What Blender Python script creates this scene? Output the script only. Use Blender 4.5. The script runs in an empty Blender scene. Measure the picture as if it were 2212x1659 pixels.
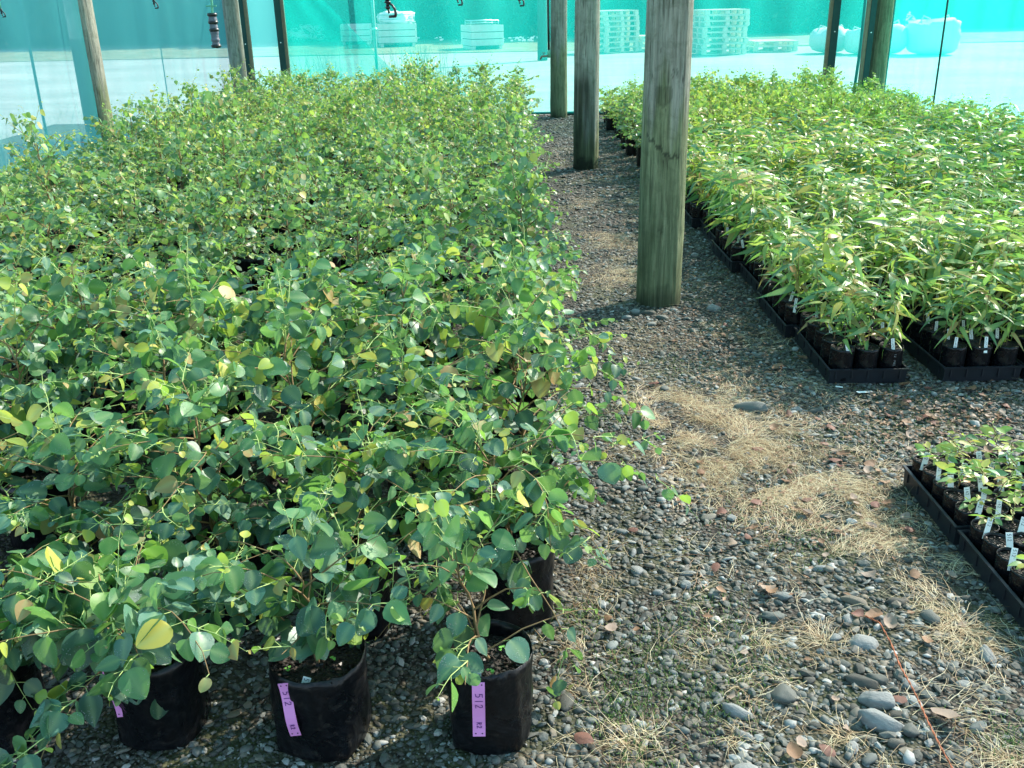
import bpy, math, random
import numpy as np
from mathutils import Vector, Matrix, noise
R_ = math.radians
sc = bpy.context.scene
COL = sc.collection
D = bpy.data

# ------------------------------------------------------------------ camera, sky, sun, exposure
PITCH, ROLL, CAMH = R_(22.3), math.atan2(100, 5003), 1.6
Fw = Vector((0, math.cos(PITCH), -math.sin(PITCH)))
R0 = Vector((1, 0, 0)); U0 = R0.cross(Fw)
Rt = R0*math.cos(ROLL) - U0*math.sin(ROLL); Up = Rt.cross(Fw)
cam = D.cameras.new('camera'); co = D.objects.new('camera', cam); COL.objects.link(co)
cam.sensor_width = 36; cam.lens = 2050/2212*36; cam.clip_end = 600; cam.clip_start = 0.05
co.matrix_world = Matrix(((Rt.x, Up.x, -Fw.x, 0), (Rt.y, Up.y, -Fw.y, 0), (Rt.z, Up.z, -Fw.z, CAMH), (0, 0, 0, 1)))
sc.camera = co
SUN_AZ, SUN_EL = R_(52), R_(37)          # azimuth from +Y towards +X
w = D.worlds.new('World'); sc.world = w; w.use_nodes = True
nt = w.node_tree; nt.nodes.clear()
sky = nt.nodes.new('ShaderNodeTexSky'); sky.sky_type = 'NISHITA'; sky.sun_disc = False
sky.sun_elevation = SUN_EL; sky.sun_rotation = SUN_AZ; sky.air_density = 1.0; sky.dust_density = 1.5
bg = nt.nodes.new('ShaderNodeBackground'); bg.inputs[1].default_value = 0.135
wo = nt.nodes.new('ShaderNodeOutputWorld'); nt.links.new(sky.outputs[0], bg.inputs[0]); nt.links.new(bg.outputs[0], wo.inputs[0])
sl = D.lights.new('sun', 'SUN'); sl.energy = 4.5; sl.angle = R_(0.5); sl.color = (1, .93, .82)
so = D.objects.new('sun', sl); COL.objects.link(so)
sv = Vector((math.sin(SUN_AZ)*math.cos(SUN_EL), math.cos(SUN_AZ)*math.cos(SUN_EL), math.sin(SUN_EL)))
so.rotation_euler = sv.to_track_quat('Z', 'Y').to_euler(); so.location = (8, 6, 9)
sc.view_settings.view_transform = 'Standard'; sc.view_settings.look = 'None'; sc.view_settings.gamma = 1
sc.view_settings.use_curve_mapping = False; sc.view_settings.exposure = 1.88
sc.render.engine = 'CYCLES'
sc.cycles.max_bounces = 8; sc.cycles.transparent_max_bounces = 12; sc.cycles.transmission_bounces = 5
sc.cycles.diffuse_bounces = 3; sc.cycles.sample_clamp_indirect = 6; sc.cycles.caustics_reflective = False; sc.cycles.caustics_refractive = False

# ------------------------------------------------------------------ pixel -> ground helper (photo at 2212 wide); used once to read off positions
def ground(px, py, z=0.0):
    d = Fw + Rt*((px-1106)/2050) - Up*((py-829.5)/2050)
    t = (z-CAMH)/d.z
    return Vector((d.x*t, d.y*t, z))
def proj(x, y, z):
    d = Vector((x, y, z-CAMH)); dz = max(d.dot(Fw), .01)
    return 1106+2050*d.dot(Rt)/dz, 829.5-2050*d.dot(Up)/dz

# ------------------------------------------------------------------ materials
class NT:
    def __init__(s, name):
        s.m = D.materials.new(name); s.m.use_nodes = True; s.t = s.m.node_tree; s.t.nodes.clear()
        s.out = s.n('ShaderNodeOutputMaterial')
    def n(s, typ, **kw):
        nd = s.t.nodes.new(typ)
        for k, v in kw.items():
            if k.startswith('i_'): nd.inputs[k[2:].replace('_', ' ')].default_value = v
            elif k.startswith('n'): nd.inputs[int(k[1:])].default_value = v
            else: setattr(nd, k, v)
        return nd
    def l(s, a, b): s.t.links.new(a, b)
    def noise(s, scale, detail=4, rough=.6, vec=None, dist=0):
        nd = s.n('ShaderNodeTexNoise'); nd.inputs['Scale'].default_value = scale; nd.inputs['Detail'].default_value = detail
        nd.inputs['Roughness'].default_value = rough; nd.inputs['Distortion'].default_value = dist
        if vec: s.l(vec, nd.inputs['Vector'])
        return nd
    def ramp(s, fac, stops, interp='LINEAR'):
        nd = s.n('ShaderNodeValToRGB'); cr = nd.color_ramp; cr.interpolation = interp
        while len(cr.elements) < len(stops): cr.elements.new(.5)
        for e, (p, c) in zip(cr.elements, stops):
            e.position = p; e.color = tuple(c)+(1,) if len(c) == 3 else c
        s.l(fac, nd.inputs[0]); return nd
    def mixc(s, fac, a, b, blend='MIX'):
        nd = s.n('ShaderNodeMix', data_type='RGBA', blend_type=blend)
        for sock, v in ((nd.inputs[0], fac), (nd.inputs[6], a), (nd.inputs[7], b)):
            if hasattr(v, 'links'): s.l(v, sock)
            else: sock.default_value = v if not isinstance(v, tuple) else (tuple(v)+(1,) if len(v) == 3 else v)
        return nd.outputs[2]
    def math(s, op, a, b=0.0, clamp=False):
        nd = s.n('ShaderNodeMath', operation=op, use_clamp=clamp)
        for sock, v in ((nd.inputs[0], a), (nd.inputs[1], b)):
            if hasattr(v, 'links'): s.l(v, sock)
            else: sock.default_value = v
        return nd.outputs[0]
    def bsdf(s, color, rough=.6, spec=.5, bump=None, bstr=.3, bdist=.01, metal=0):
        b = s.n('ShaderNodeBsdfPrincipled')
        for nm, v in (('Base Color', color), ('Roughness', rough), ('Specular IOR Level', spec), ('Metallic', metal)):
            if hasattr(v, 'links'): s.l(v, b.inputs[nm])
            else: b.inputs[nm].default_value = tuple(v)+(1,) if isinstance(v, tuple) and len(v) == 3 else v
        if bump is not None:
            bp = s.n('ShaderNodeBump'); bp.inputs['Strength'].default_value = bstr; bp.inputs['Distance'].default_value = bdist
            s.l(bump, bp.inputs['Height']); s.l(bp.outputs[0], b.inputs['Normal'])
        return b
    def fin(s, sh): s.l(sh, s.out.inputs[0]); return s.m
def co_obj(s): return s.n('ShaderNodeTexCoord').outputs['Object']
def simple(name, col, rough=.6, spec=.4, var=.25, scale=30, bstr=.2, bdist=.002, metal=0):
    s = NT(name); nz = s.noise(scale, 5, .65, co_obj(s))
    c = s.mixc(nz.outputs[0], tuple(v*(1-var) for v in col), tuple(min(1, v*(1+var)) for v in col))
    return s.fin(s.bsdf(c, rough, spec, nz.outputs[0], bstr, bdist, metal).outputs[0])
def rnd_value(s):
    a = s.n('ShaderNodeObjectInfo').outputs['Random']; b = s.n('ShaderNodeNewGeometry').outputs['Random Per Island']
    return s.math('FRACT', s.math('ADD', s.math('MULTIPLY', a, 7.31), b))

def leaf_mat(name, stops, trans=.38, rough=.42, drops=True, spec=.5, k=1.0):
    s = NT(name); rv = rnd_value(s)
    c = s.ramp(rv, stops).outputs[0]
    oc = co_obj(s)
    nz = s.noise(40*k, 3, .6, oc)
    c = s.mixc(s.math('MULTIPLY', nz.outputs[0], .12), c, (0.20, .36, .20), 'MIX')
    sp = s.ramp(s.noise(75*k, 2, .5, oc).outputs[0], [(.66, (0, 0, 0)), (.72, (1, 1, 1))]).outputs[0]
    c = s.mixc(s.math('MULTIPLY', sp, .5), c, (.22, .17, .07))
    at = s.n('ShaderNodeAttribute', attribute_name='vein')
    c = s.mixc(s.math('MULTIPLY', at.outputs['Fac'], .35), c, (.34, .46, .20))
    # water beads: sharp voronoi dots, their glint painted in as pale colour
    if drops:
        vo = s.n('ShaderNodeTexVoronoi'); vo.inputs['Scale'].default_value = 260*k; s.l(oc, vo.inputs['Vector'])
        dot = s.ramp(vo.outputs['Distance'], [(0, (1, 1, 1)), (.22, (.7, .7, .7)), (.32, (0, 0, 0))]).outputs[0]
        msk = s.ramp(s.noise(30*k, 1, .5, oc).outputs[0], [(.50, (0, 0, 0)), (.6, (1, 1, 1))]).outputs[0]
        dm = s.math('MULTIPLY', dot, msk)
        rg = s.math('SUBTRACT', rough, s.math('MULTIPLY', dm, rough-.06))
        hgt = s.math('ADD', s.math('MULTIPLY', dm, 1.0), s.math('MULTIPLY', nz.outputs[0], .25))
        c = s.mixc(s.math('MULTIPLY', dm, .45), c, (.75, .85, .85)); b = s.bsdf(c, rg, s.math('ADD', spec, dm), hgt, 1.0, .0025)
    else:
        b = s.bsdf(c, rough, spec, nz.outputs[0], .3, .001)
    tr = s.n('ShaderNodeBsdfTranslucent')
    tc = s.mixc(.5, c, (.26, .54, .05)); s.l(tc, tr.inputs[0])
    mx = s.n('ShaderNodeMixShader'); mx.inputs[0].default_value = trans; s.l(b.outputs[0], mx.inputs[1]); s.l(tr.outputs[0], mx.inputs[2])
    return s.fin(mx.outputs[0])
M = {}
OLD = [(0, (.016, .062, .046)), (.35, (.030, .102, .076)), (.7, (.052, .150, .108)), (1, (.10, .23, .165))]
MID = [(0, (.038, .130, .058)), (.5, (.072, .205, .08)), (1, (.14, .30, .13))]
YNG = [(0, (.14, .31, .06)), (.45, (.28, .42, .07)), (.75, (.48, .50, .08)), (1, (.60, .44, .10))]
RST = [(0, (.42, .30, .10)), (.5, (.40, .22, .09)), (1, (.38, .34, .16))]
M['leafH'] = [leaf_mat('leaf_mature_near', OLD, .32, .42, k=.06), leaf_mat('leaf_mid_near', MID, .44, .42, k=.06), leaf_mat('leaf_young_near', YNG, .45, .45, False, k=.06), leaf_mat('leaf_rust_near', RST, .4, .5, False, k=.06)]
M['leaf'] = [leaf_mat('leaf_mature', OLD, .32, .42), leaf_mat('leaf_mid', MID, .40, .45), leaf_mat('leaf_young', YNG, .46, .45, False), leaf_mat('leaf_rust', RST, .4, .5, False)]
NOLD = [(0, (.03, .11, .05)), (.5, (.065, .18, .075)), (1, (.12, .26, .13))]
NMID = [(0, (.08, .22, .07)), (.5, (.14, .30, .10)), (1, (.24, .40, .18))]
NYNG = [(0, (.22, .38, .09)), (.55, (.40, .44, .10)), (.85, (.54, .38, .12)), (1, (.50, .20, .08))]
M['nleaf'] = [leaf_mat('narrow_leaf_mature', NOLD, .32, .4, False, .4), leaf_mat('narrow_leaf_mid', NMID, .4, .42, False, .4), leaf_mat('narrow_leaf_young', NYNG, .45, .4, False), leaf_mat('narrow_leaf_red', RST, .4, .5, False)]
M['stem'] = simple('stem_bark', (.20, .13, .06), .7, .3, .4, 60)
M['twig'] = simple('green_twig', (.34, .44, .15), .6, .3, .3, 60)
GOLD = [(0, (.36, .42, .06)), (.6, (.54, .50, .07)), (1, (.66, .46, .10))]
for k_ in ('leafH', 'leaf', 'nleaf'): M[k_].append(leaf_mat('golden_tip_leaf', GOLD, .5, .5, False, k=.06 if k_ == 'leafH' else 1.0))
def bag_mat():
    s = NT('black_polythene'); oc = co_obj(s)
    nz = s.noise(9, 4, .6, oc, .8); n2 = s.noise(60, 4, .6, oc)
    dust = s.ramp(n2.outputs[0], [(.5, (.003, .0036, .005)), (.8, (.010, .0115, .014))]).outputs[0]
    dm_ = s.ramp(s.noise(24, 6, .7, oc, 1.0).outputs[0], [(.56, (0, 0, 0)), (.74, (.6, .6, .6))]).outputs[0]; dust = s.mixc(dm_, dust, (.045, .040, .034))
    r = s.ramp(nz.outputs[0], [(.35, (.22,)*3), (.7, (.45,)*3)]).outputs[0]
    h = s.math('ADD', nz.outputs[0], s.math('MULTIPLY', n2.outputs[0], .02))
    return s.fin(s.bsdf(dust, r, .28, h, .8, .012).outputs[0])
M['bag'] = bag_mat()
def soil_mat():
    s = NT('bark_soil'); oc = co_obj(s); v = s.n('ShaderNodeTexVoronoi'); v.inputs['Scale'].default_value = 120; s.l(oc, v.inputs['Vector'])
    c = s.ramp(v.outputs['Color'], [(0, (.008, .006, .005)), (.6, (.022, .016, .012)), (.93, (.04, .03, .022)), (1, (.12, .10, .08))]).outputs[0]
    return s.fin(s.bsdf(c, .75, .4, v.outputs['Distance'], 1.0, .01).outputs[0])
M['soil'] = soil_mat()
M['chip'] = simple('wet_bark_chip', (.016, .012, .010), .45, .5, .6, 40)
M['tray'] = simple('tray_plastic', (.010, .013, .018), .42, .5, .5, 12, .15, .003)
M['white'] = simple('white_label_plastic', (.80, .82, .80), .45, .4, .05, 20, .05)
M['pink'] = simple('pink_label_plastic', (.70, .27, .60), .45, .4, .08, 20, .05)
M['ink'] = simple('ink', (.03, .03, .045), .6, .2, .1)
M['pinkink'] = simple('violet_ink', (.10, .03, .16), .6, .2, .1)
M['greyprint'] = simple('grey_print', (.35, .36, .36), .6, .2, .1)
M['weed'] = simple('weed_green', (.17, .42, .08), .5, .4, .3, 60)
M['black'] = simple('black_plastic', (.008, .008, .010), .35, .5, .3, 30)
M['greentube'] = simple('green_tube', (.12, .38, .25), .5, .4, .2)
M['brass'] = simple('tap_brass', (.22, .20, .14), .35, .5, .3, 40, metal=.7)
M['batten'] = simple('dark_green_batten', (.012, .050, .045), .6, .3, .3, 12)
M['timber'] = simple('timber_edge', (.20, .15, .10), .75, .2, .4, 20)
M['board'] = simple('pale_pine_board', (.55, .42, .30), .7, .2, .2, 8)
M['crate'] = simple('weathered_pale_timber', (.62, .60, .55), .8, .2, .2, 6)
M['pallet'] = simple('pallet_timber', (.60, .54, .44), .8, .2, .25, 6)
M['gap'] = simple('dark_timber_gap', (.05, .045, .04), .9, .1, .2)
M['sheet'] = simple('white_wrap', (.85, .85, .85), .5, .4, .05, 6)
M['bulk'] = simple('white_woven_sack', (.50, .49, .48), .7, .3, .1, 5)
M['hay'] = simple('straw', (.52, .42, .22), .8, .2, .5, 30)
M['wire'] = simple('pale_wire', (.35, .5, .48), .4, .5, .1, 20, metal=.3)
M['steel'] = simple('galvanised_pipe', (.30, .36, .36), .4, .5, .2, 20, metal=.5)
M['cord'] = simple('dark_cord', (.02, .06, .06), .7, .2, .2)
M['string'] = simple('orange_twine', (.36, .12, .06), .7, .2, .4, 80)
M['dry'] = simple('dry_weed', (.45, .40, .30), .8, .2, .3, 30)
M['conifer'] = leaf_mat('hedge_leaf', [(0, (.015, .035, .015)), (.6, (.03, .07, .028)), (1, (.06, .12, .05))], .2, .6, False)
M['trunk'] = simple('hedge_bark', (.10, .07, .05), .85, .2, .4, 12)

def dead_mat(name, a, b):
    s = NT(name); rv = rnd_value(s); c = s.ramp(rv, [(0, a), (1, b)]).outputs[0]
    nz = s.noise(60, 4, .6, co_obj(s)); c = s.mixc(nz.outputs[0], c, tuple(v*.45 for v in a))
    bb = s.bsdf(c, .6, .35, nz.outputs[0], .4, .002); tr = s.n('ShaderNodeBsdfTranslucent'); s.l(c, tr.inputs[0])
    mx = s.n('ShaderNodeMixShader'); mx.inputs[0].default_value = .2; s.l(bb.outputs[0], mx.inputs[1]); s.l(tr.outputs[0], mx.inputs[2])
    return s.fin(mx.outputs[0])
M['dead'] = [dead_mat('dead_leaf_brown', (.26, .13, .07), (.40, .24, .14)), dead_mat('dead_leaf_red', (.20, .07, .05), (.30, .15, .11)), dead_mat('dead_leaf_pale', (.45, .32, .24), (.34, .26, .22))]
def straw_mat():
    s = NT('dry_grass'); g = s.n('ShaderNodeNewGeometry').outputs['Random Per Island']
    c = s.ramp(g, [(0, (.18, .10, .055)), (.3, (.36, .24, .13)), (.65, (.56, .45, .27)), (1, (.72, .64, .45))]).outputs[0]
    b = s.bsdf(c, .6, .3); tr = s.n('ShaderNodeBsdfTranslucent'); s.l(c, tr.inputs[0])
    mx = s.n('ShaderNodeMixShader'); mx.inputs[0].default_value = .25; s.l(b.outputs[0], mx.inputs[1]); s.l(tr.outputs[0], mx.inputs[2])
    return s.fin(mx.outputs[0])
M['straw'] = straw_mat()
def moss_mat():
    s = NT('moss'); g = s.n('ShaderNodeNewGeometry').outputs['Random Per Island']
    c = s.ramp(g, [(0, (.05, .10, .02)), (.6, (.12, .20, .05)), (1, (.24, .28, .10))]).outputs[0]
    return s.fin(s.bsdf(c, .8, .2).outputs[0])
M['moss'] = moss_mat()
def stone_mat():
    s = NT('river_stone'); rv = rnd_value(s); oc = co_obj(s)
    c = s.ramp(rv, [(0, (.038, .033, .028)), (.30, (.068, .068, .062)), (.6, (.10, .108, .102)), (.74, (.14, .15, .145)), (.78, (.19, .15, .11)), (.85, (.16, .135, .105)), (.91, (.20, .22, .22)), (.965, (.34, .35, .35)), (1, (.42, .40, .38))]).outputs[0]
    nz = s.noise(90, 5, .7, oc); c = s.mixc(s.math('MULTIPLY', nz.outputs[0], .6), c, (.07, .075, .06), 'MIX')
    r = s.ramp(nz.outputs[0], [(.3, (.55,)*3), (.7, (.85,)*3)]).outputs[0]
    return s.fin(s.bsdf(c, r, .35, nz.outputs[0], .5, .002).outputs[0])
M['stone'] = stone_mat()
M['palestone'] = simple('pale_river_stone', (.185, .19, .185), .75, .3, .45, 3.0, .6, .006)
def gravel_mat():
    s = NT('gravel_bed'); oc = co_obj(s)
    v = s.n('ShaderNodeTexVoronoi'); v.inputs['Scale'].default_value = 75; s.l(oc, v.inputs['Vector'])
    c = s.ramp(v.outputs['Color'], [(0, (.030, .023, .017)), (.5, (.068, .056, .043)), (.85, (.12, .105, .085)), (1, (.22, .21, .19))]).outputs[0]
    e = s.ramp(v.outputs['Distance'], [(.2, (1, 1, 1)), (.75, (.2, .2, .2))]).outputs[0]
    c = s.mixc(1.0, c, e, 'MULTIPLY')
    g = s.ramp(s.noise(2.2, 5, .65, oc).outputs[0], [(.46, (0, 0, 0)), (.62, (1, 1, 1))]).outputs[0]
    c = s.mixc(s.math('MULTIPLY', g, .55), c, (.07, .085, .03))
    b = s.ramp(s.noise(3.1, 5, .65, oc).outputs[0], [(.5, (0, 0, 0)), (.66, (1, 1, 1))]).outputs[0]
    c = s.mixc(s.math('MULTIPLY', b, .3), c, (.10, .075, .05))
    h = s.math('MULTIPLY', v.outputs['Distance'], -1)
    return s.fin(s.bsdf(c, .8, .3, h, 1.0, .012).outputs[0])
M['gravel'] = gravel_mat()
def yard_mat():
    s = NT('yard_gravel'); oc = co_obj(s)
    nz = s.noise(.35, 6, .6, oc); n2 = s.noise(8, 5, .7, oc)
    c = s.ramp(nz.outputs[0], [(.3, (.23, .23, .22)), (.7, (.38, .375, .36))]).outputs[0]
    c = s.mixc(s.math('MULTIPLY', n2.outputs[0], .5), c, (.20, .20, .19))
    mp = s.n('ShaderNodeMapping'); s.l(oc, mp.inputs[0]); mp.inputs['Scale'].default_value = (.12, 1.3, 1); n3 = s.noise(1.1, 5, .7, mp.outputs[0], .6)
    c = s.mixc(s.ramp(n3.outputs[0], [(.46, (0, 0, 0)), (.62, (.55, .55, .55))]).outputs[0], c, (.20, .20, .18))
    return s.fin(s.bsdf(c, .9, .2, n2.outputs[0], .5, .03).outputs[0])
M['yard'] = yard_mat()
def verge_mat():
    s = NT('rough_verge'); oc = co_obj(s); nz = s.noise(1.2, 6, .7, oc)
    c = s.ramp(nz.outputs[0], [(.3, (.10, .12, .06)), (.6, (.20, .19, .13)), (.8, (.33, .30, .24))]).outputs[0]
    return s.fin(s.bsdf(c, .9, .2, nz.outputs[0], .5, .05).outputs[0])
M['verge'] = verge_mat()
def net_mat(name, T, col=(.012, .42, .37), tint=(.86, 1, .98)):
    s = NT(name); uv = s.n('ShaderNodeTexCoord').outputs['UV']
    mpn = s.n('ShaderNodeMapping'); s.l(uv, mpn.inputs[0]); mpn.inputs['Scale'].default_value = (1, .25, 1); nz = s.noise(4.0, 6, .65, mpn.outputs[0], .8); n2 = s.noise(120, 3, .8, uv)
    df = s.n('ShaderNodeBsdfDiffuse'); tl = s.n('ShaderNodeBsdfTranslucent'); tp = s.n('ShaderNodeBsdfTransparent')
    tp.inputs[0].default_value = tint+(1,)
    c = s.mixc(nz.outputs[0], tuple(v*.8 for v in col), tuple(min(1, v*1.15) for v in col))
    s.l(c, df.inputs[0]); s.l(c, tl.inputs[0])
    m1 = s.n('ShaderNodeMixShader'); m1.inputs[0].default_value = .68; s.l(df.outputs[0], m1.inputs[1]); s.l(tl.outputs[0], m1.inputs[2])
    f = s.math('ADD', T-.17, s.math('MULTIPLY', nz.outputs[0], .26)); f = s.math('ADD', f, s.math('MULTIPLY', n2.outputs[0], .08))
    m2 = s.n('ShaderNodeMixShader'); s.l(f, m2.inputs[0]); s.l(m1.outputs[0], m2.inputs[1]); s.l(tp.outputs[0], m2.inputs[2])
    return s.fin(m2.outputs[0])
M['net'] = net_mat('teal_shade_cloth', .50)
M['netside'] = net_mat('pale_shade_cloth', .46, (.09, .47, .49))
M['netright'] = net_mat('sunlit_shade_cloth', .44, (.02, .56, .50))  # sun on the right wall is put into a brighter cloth colour
M['netroofd'] = net_mat('dense_roof_shade_cloth', .44, (.10, .45, .40), (1, 1, .98))
M['netroof'] = net_mat('roof_shade_cloth', .56, (.10, .45, .40), (1, 1, .98))
M['hem'] = simple('teal_hem', (.01, .30, .27), .6, .3, .2)
def post_mat():
    s = NT('weathered_post'); oc = co_obj(s)
    mp = s.n('ShaderNodeMapping'); s.l(oc, mp.inputs[0]); mp.inputs['Scale'].default_value = (1, 1, .06)
    g = s.noise(55, 6, .7, mp.outputs[0], .4); g2 = s.noise(9, 4, .6, mp.outputs[0], .3)
    c = s.ramp(g.outputs[0], [(.25, (.07, .07, .055)), (.40, (.20, .20, .165)), (.55, (.34, .335, .285)), (.8, (.50, .49, .42))]).outputs[0]
    c = s.mixc(s.math('MULTIPLY', g2.outputs[0], .5), c, (.16, .15, .12))
    al = s.n('ShaderNodeAttribute', attribute_name='algae').outputs['Fac']
    gr = s.ramp(g.outputs[0], [(.28, (.05, .06, .028)), (.5, (.16, .185, .095)), (.75, (.32, .33, .19))]).outputs[0]
    c = s.mixc(al, c, gr)
    dk = s.n('ShaderNodeAttribute', attribute_name='damp').outputs['Fac']
    c = s.mixc(dk, c, (.022, .024, .016))
    mp2 = s.n('ShaderNodeMapping'); s.l(oc, mp2.inputs[0]); mp2.inputs['Scale'].default_value = (1, 1, .035); ck = s.noise(22, 3, .5, mp2.outputs[0], .2); cm = s.ramp(ck.outputs[0], [(.500, (0, 0, 0)), (.512, (1, 1, 1)), (.524, (0, 0, 0))]).outputs[0]; cg = s.ramp(s.noise(3, 2, .5, oc).outputs[0], [(.48, (0, 0, 0)), (.56, (.8, .8, .8))]).outputs[0]; c = s.mixc(s.math('MULTIPLY', cm, cg), c, (.03, .028, .02)); bl = s.noise(14, 5, .7, oc, .5); c = s.mixc(s.ramp(bl.outputs[0], [(.48, (0, 0, 0)), (.7, (.45, .45, .45))]).outputs[0], c, (.07, .08, .045))
    h = s.math('ADD', g.outputs[0], s.math('MULTIPLY', g2.outputs[0], .5))
    return s.fin(s.bsdf(c, .85, .2, h, 1.0, .012).outputs[0])
M['post'] = post_mat()

# ------------------------------------------------------------------ helpers
def tag(o, label=None, cat=None, group=None, kind=None):
    if label: o['label'] = label
    if cat: o['category'] = cat
    if group: o['group'] = group
    if kind: o['kind'] = kind
    return o
def link(o, parent=None):
    if parent is not None: o.parent = parent
    COL.objects.link(o); return o
def empty(name, loc, rz=0.0):
    o = D.objects.new(name, None); o.empty_display_size = .05; o.location = loc; o.rotation_euler = (0, 0, rz); return link(o)
def mesh(name, V, F, mats, mi=None, smooth=False):
    me = D.meshes.new(name); V = np.asarray(V, dtype=np.float32)
    F = F if isinstance(F, np.ndarray) else list(F)
    if isinstance(F, np.ndarray):
        n, k = F.shape; me.vertices.add(len(V)); me.vertices.foreach_set('co', V.ravel())
        me.loops.add(n*k); me.loops.foreach_set('vertex_index', F.ravel().astype(np.int32))
        me.polygons.add(n); me.polygons.foreach_set('loop_start', np.arange(0, n*k, k, dtype=np.int32))
        me.update(calc_edges=True)
    else:
        me.from_pydata(V.tolist(), [], F)
    for m in (mats if isinstance(mats, (list, tuple)) else [mats]): me.materials.append(m)
    if mi is not None: me.polygons.foreach_set('material_index', np.asarray(mi, dtype=np.int32))
    if smooth: me.polygons.foreach_set('use_smooth', np.ones(len(me.polygons), dtype=bool))
    me.update(); return me
def obj(name, me, parent=None, loc=None, rot=None):
    o = D.objects.new(name, me)
    if loc is not None: o.location = loc
    if rot is not None: o.rotation_euler = rot
    return link(o, parent)
class MB:
    def __init__(s): s.V = []; s.F = []; s.I = []
    def add(s, V, F, mi=0):
        b = len(s.V); s.V += [tuple(v) for v in V]; s.F += [tuple(i+b for i in f) for f in F]; s.I += [mi]*len(F)
    def box(s, c, d, mi=0, rz=0.0, taper=1.0, Mx=None):
        x, y, z = d[0]/2, d[1]/2, d[2]/2; V = []
        for zz, k in ((-z, taper), (z, 1)):
            for xx, yy in ((-x, -y), (x, -y), (x, y), (-x, y)):
                v = Vector((xx*k, yy*k, zz))
                if rz: v = Matrix.Rotation(rz, 3, 'Z') @ v
                v = v+Vector(c)
                if Mx: v = Mx @ v
                V.append(v)
        s.add(V, [(3, 2, 1, 0), (4, 5, 6, 7), (0, 1, 5, 4), (1, 2, 6, 5), (2, 3, 7, 6), (3, 0, 4, 7)], mi)
    def tube(s, P, Rr, n=6, mi=0, cap=True):
        P = [Vector(p) for p in P]
        if not isinstance(Rr, (list, tuple)): Rr = [Rr]*len(P)
        b = []; up = Vector((0, 0, 1)); V = []; F = []
        for i, p in enumerate(P):
            t = (P[min(i+1, len(P)-1)]-P[max(i-1, 0)]); t = t.normalized() if t.length > 1e-9 else Vector((0, 0, 1))
            a = t.cross(up if abs(t.z) < .95 else Vector((1, 0, 0))).normalized(); c = t.cross(a)
            for k in range(n):
                th = 2*math.pi*k/n; V.append(p+(a*math.cos(th)+c*math.sin(th))*Rr[i])
        for i in range(len(P)-1):
            for k in range(n):
                F.append((i*n+k, i*n+(k+1) % n, (i+1)*n+(k+1) % n, (i+1)*n+k))
        if cap: F.append(tuple(range(n))[::-1]); F.append(tuple((len(P)-1)*n+k for k in range(n)))
        s.add(V, F, mi)
    def lathe(s, prof, n=16, mi=0, c=(0, 0, 0)):
        V = []; F = []
        for r, z in prof:
            for k in range(n):
                th = 2*math.pi*k/n; V.append((c[0]+r*math.cos(th), c[1]+r*math.sin(th), c[2]+z))
        for i in range(len(prof)-1):
            for k in range(n): F.append((i*n+k, i*n+(k+1) % n, (i+1)*n+(k+1) % n, (i+1)*n+k))
        s.add(V, F, mi)
    def build(s, name, mats, parent=None, smooth=False, loc=None, rot=None):
        return obj(name, mesh(name, s.V, s.F, mats, s.I, smooth), parent, loc, rot)
ORD = ['first', 'second', 'third', 'fourth', 'fifth', 'sixth', 'seventh', 'eighth', 'ninth', 'tenth', 'eleventh', 'twelfth', 'thirteenth', 'fourteenth']

# handwriting strokes, each glyph in a 0..1 box
GL = {'5': [[(.8, 1), (.2, .97), (.15, .6), (.55, .62), (.8, .4), (.65, .08), (.1, .02)]], '1': [[(.5, 1), (.5, 0)]],
      '2': [[(.1, .8), (.3, 1), (.7, .95), (.75, .65), (.1, .03), (.85, .05)]],
      '8': [[(.75, .85), (.4, 1), (.2, .78), (.7, .4), (.6, .05), (.25, .05), (.2, .35), (.75, .8)]],
      '0': [[(.5, 1), (.15, .7), (.2, .15), (.55, 0), (.85, .3), (.8, .8), (.5, 1)]],
      '6': [[(.7, 1), (.25, .6), (.15, .2), (.5, 0), (.8, .2), (.7, .45), (.25, .35)]],
      '4': [[(.6, 0), (.65, 1), (.1, .35), (.9, .35)]], '7': [[(.1, .97), (.85, 1), (.4, 0)]],
      'R': [[(.15, 0), (.2, 1), (.7, .9), (.7, .6), (.25, .5), (.85, 0)]], 'T': [[(.1, 1), (.9, 1)], [(.5, 1), (.5, 0)]],
      'P': [[(.15, 0), (.15, 1), (.75, .9), (.75, .6), (.15, .5)]], 'B': [[(.15, 0), (.15, 1), (.7, .9), (.65, .6), (.2, .52), (.8, .4), (.75, .05), (.15, 0)]],
      'e': [[(.1, .4), (.8, .4), (.6, .65), (.2, .6), (.15, .15), (.75, .05)]], 'u': [[(.1, .6), (.2, .05), (.7, .05), (.8, .6)]], 'c': [[(.8, .6), (.2, .55), (.2, .05), (.8, .05)]],
      ' ': []}
def lettering_mesh(text, hgt, wdt, mat, thick=.0006, name='lettering'):
    """ribbons in the local XY plane: text runs along +X, glyph height along +Y, starting at the origin"""
    V = []; F = []; x = 0
    for ch in text:
        for st in GL[ch]:
            for (a, b) in zip(st[:-1], st[1:]):
                p = Vector((x+a[0]*wdt, a[1]*hgt, 0)); q = Vector((x+b[0]*wdt, b[1]*hgt, 0)); t = (q-p)
                if t.length < 1e-9: continue
                t.normalize(); nrm = Vector((-t.y, t.x, 0))*thick; p = p-t*thick; q = q+t*thick
                k = len(V); V += [p-nrm, q-nrm, q+nrm, p+nrm]; F.append((k, k+1, k+2, k+3))
        x += wdt*1.25
    return mesh(name, [tuple(v) for v in V], F, mat)

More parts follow.
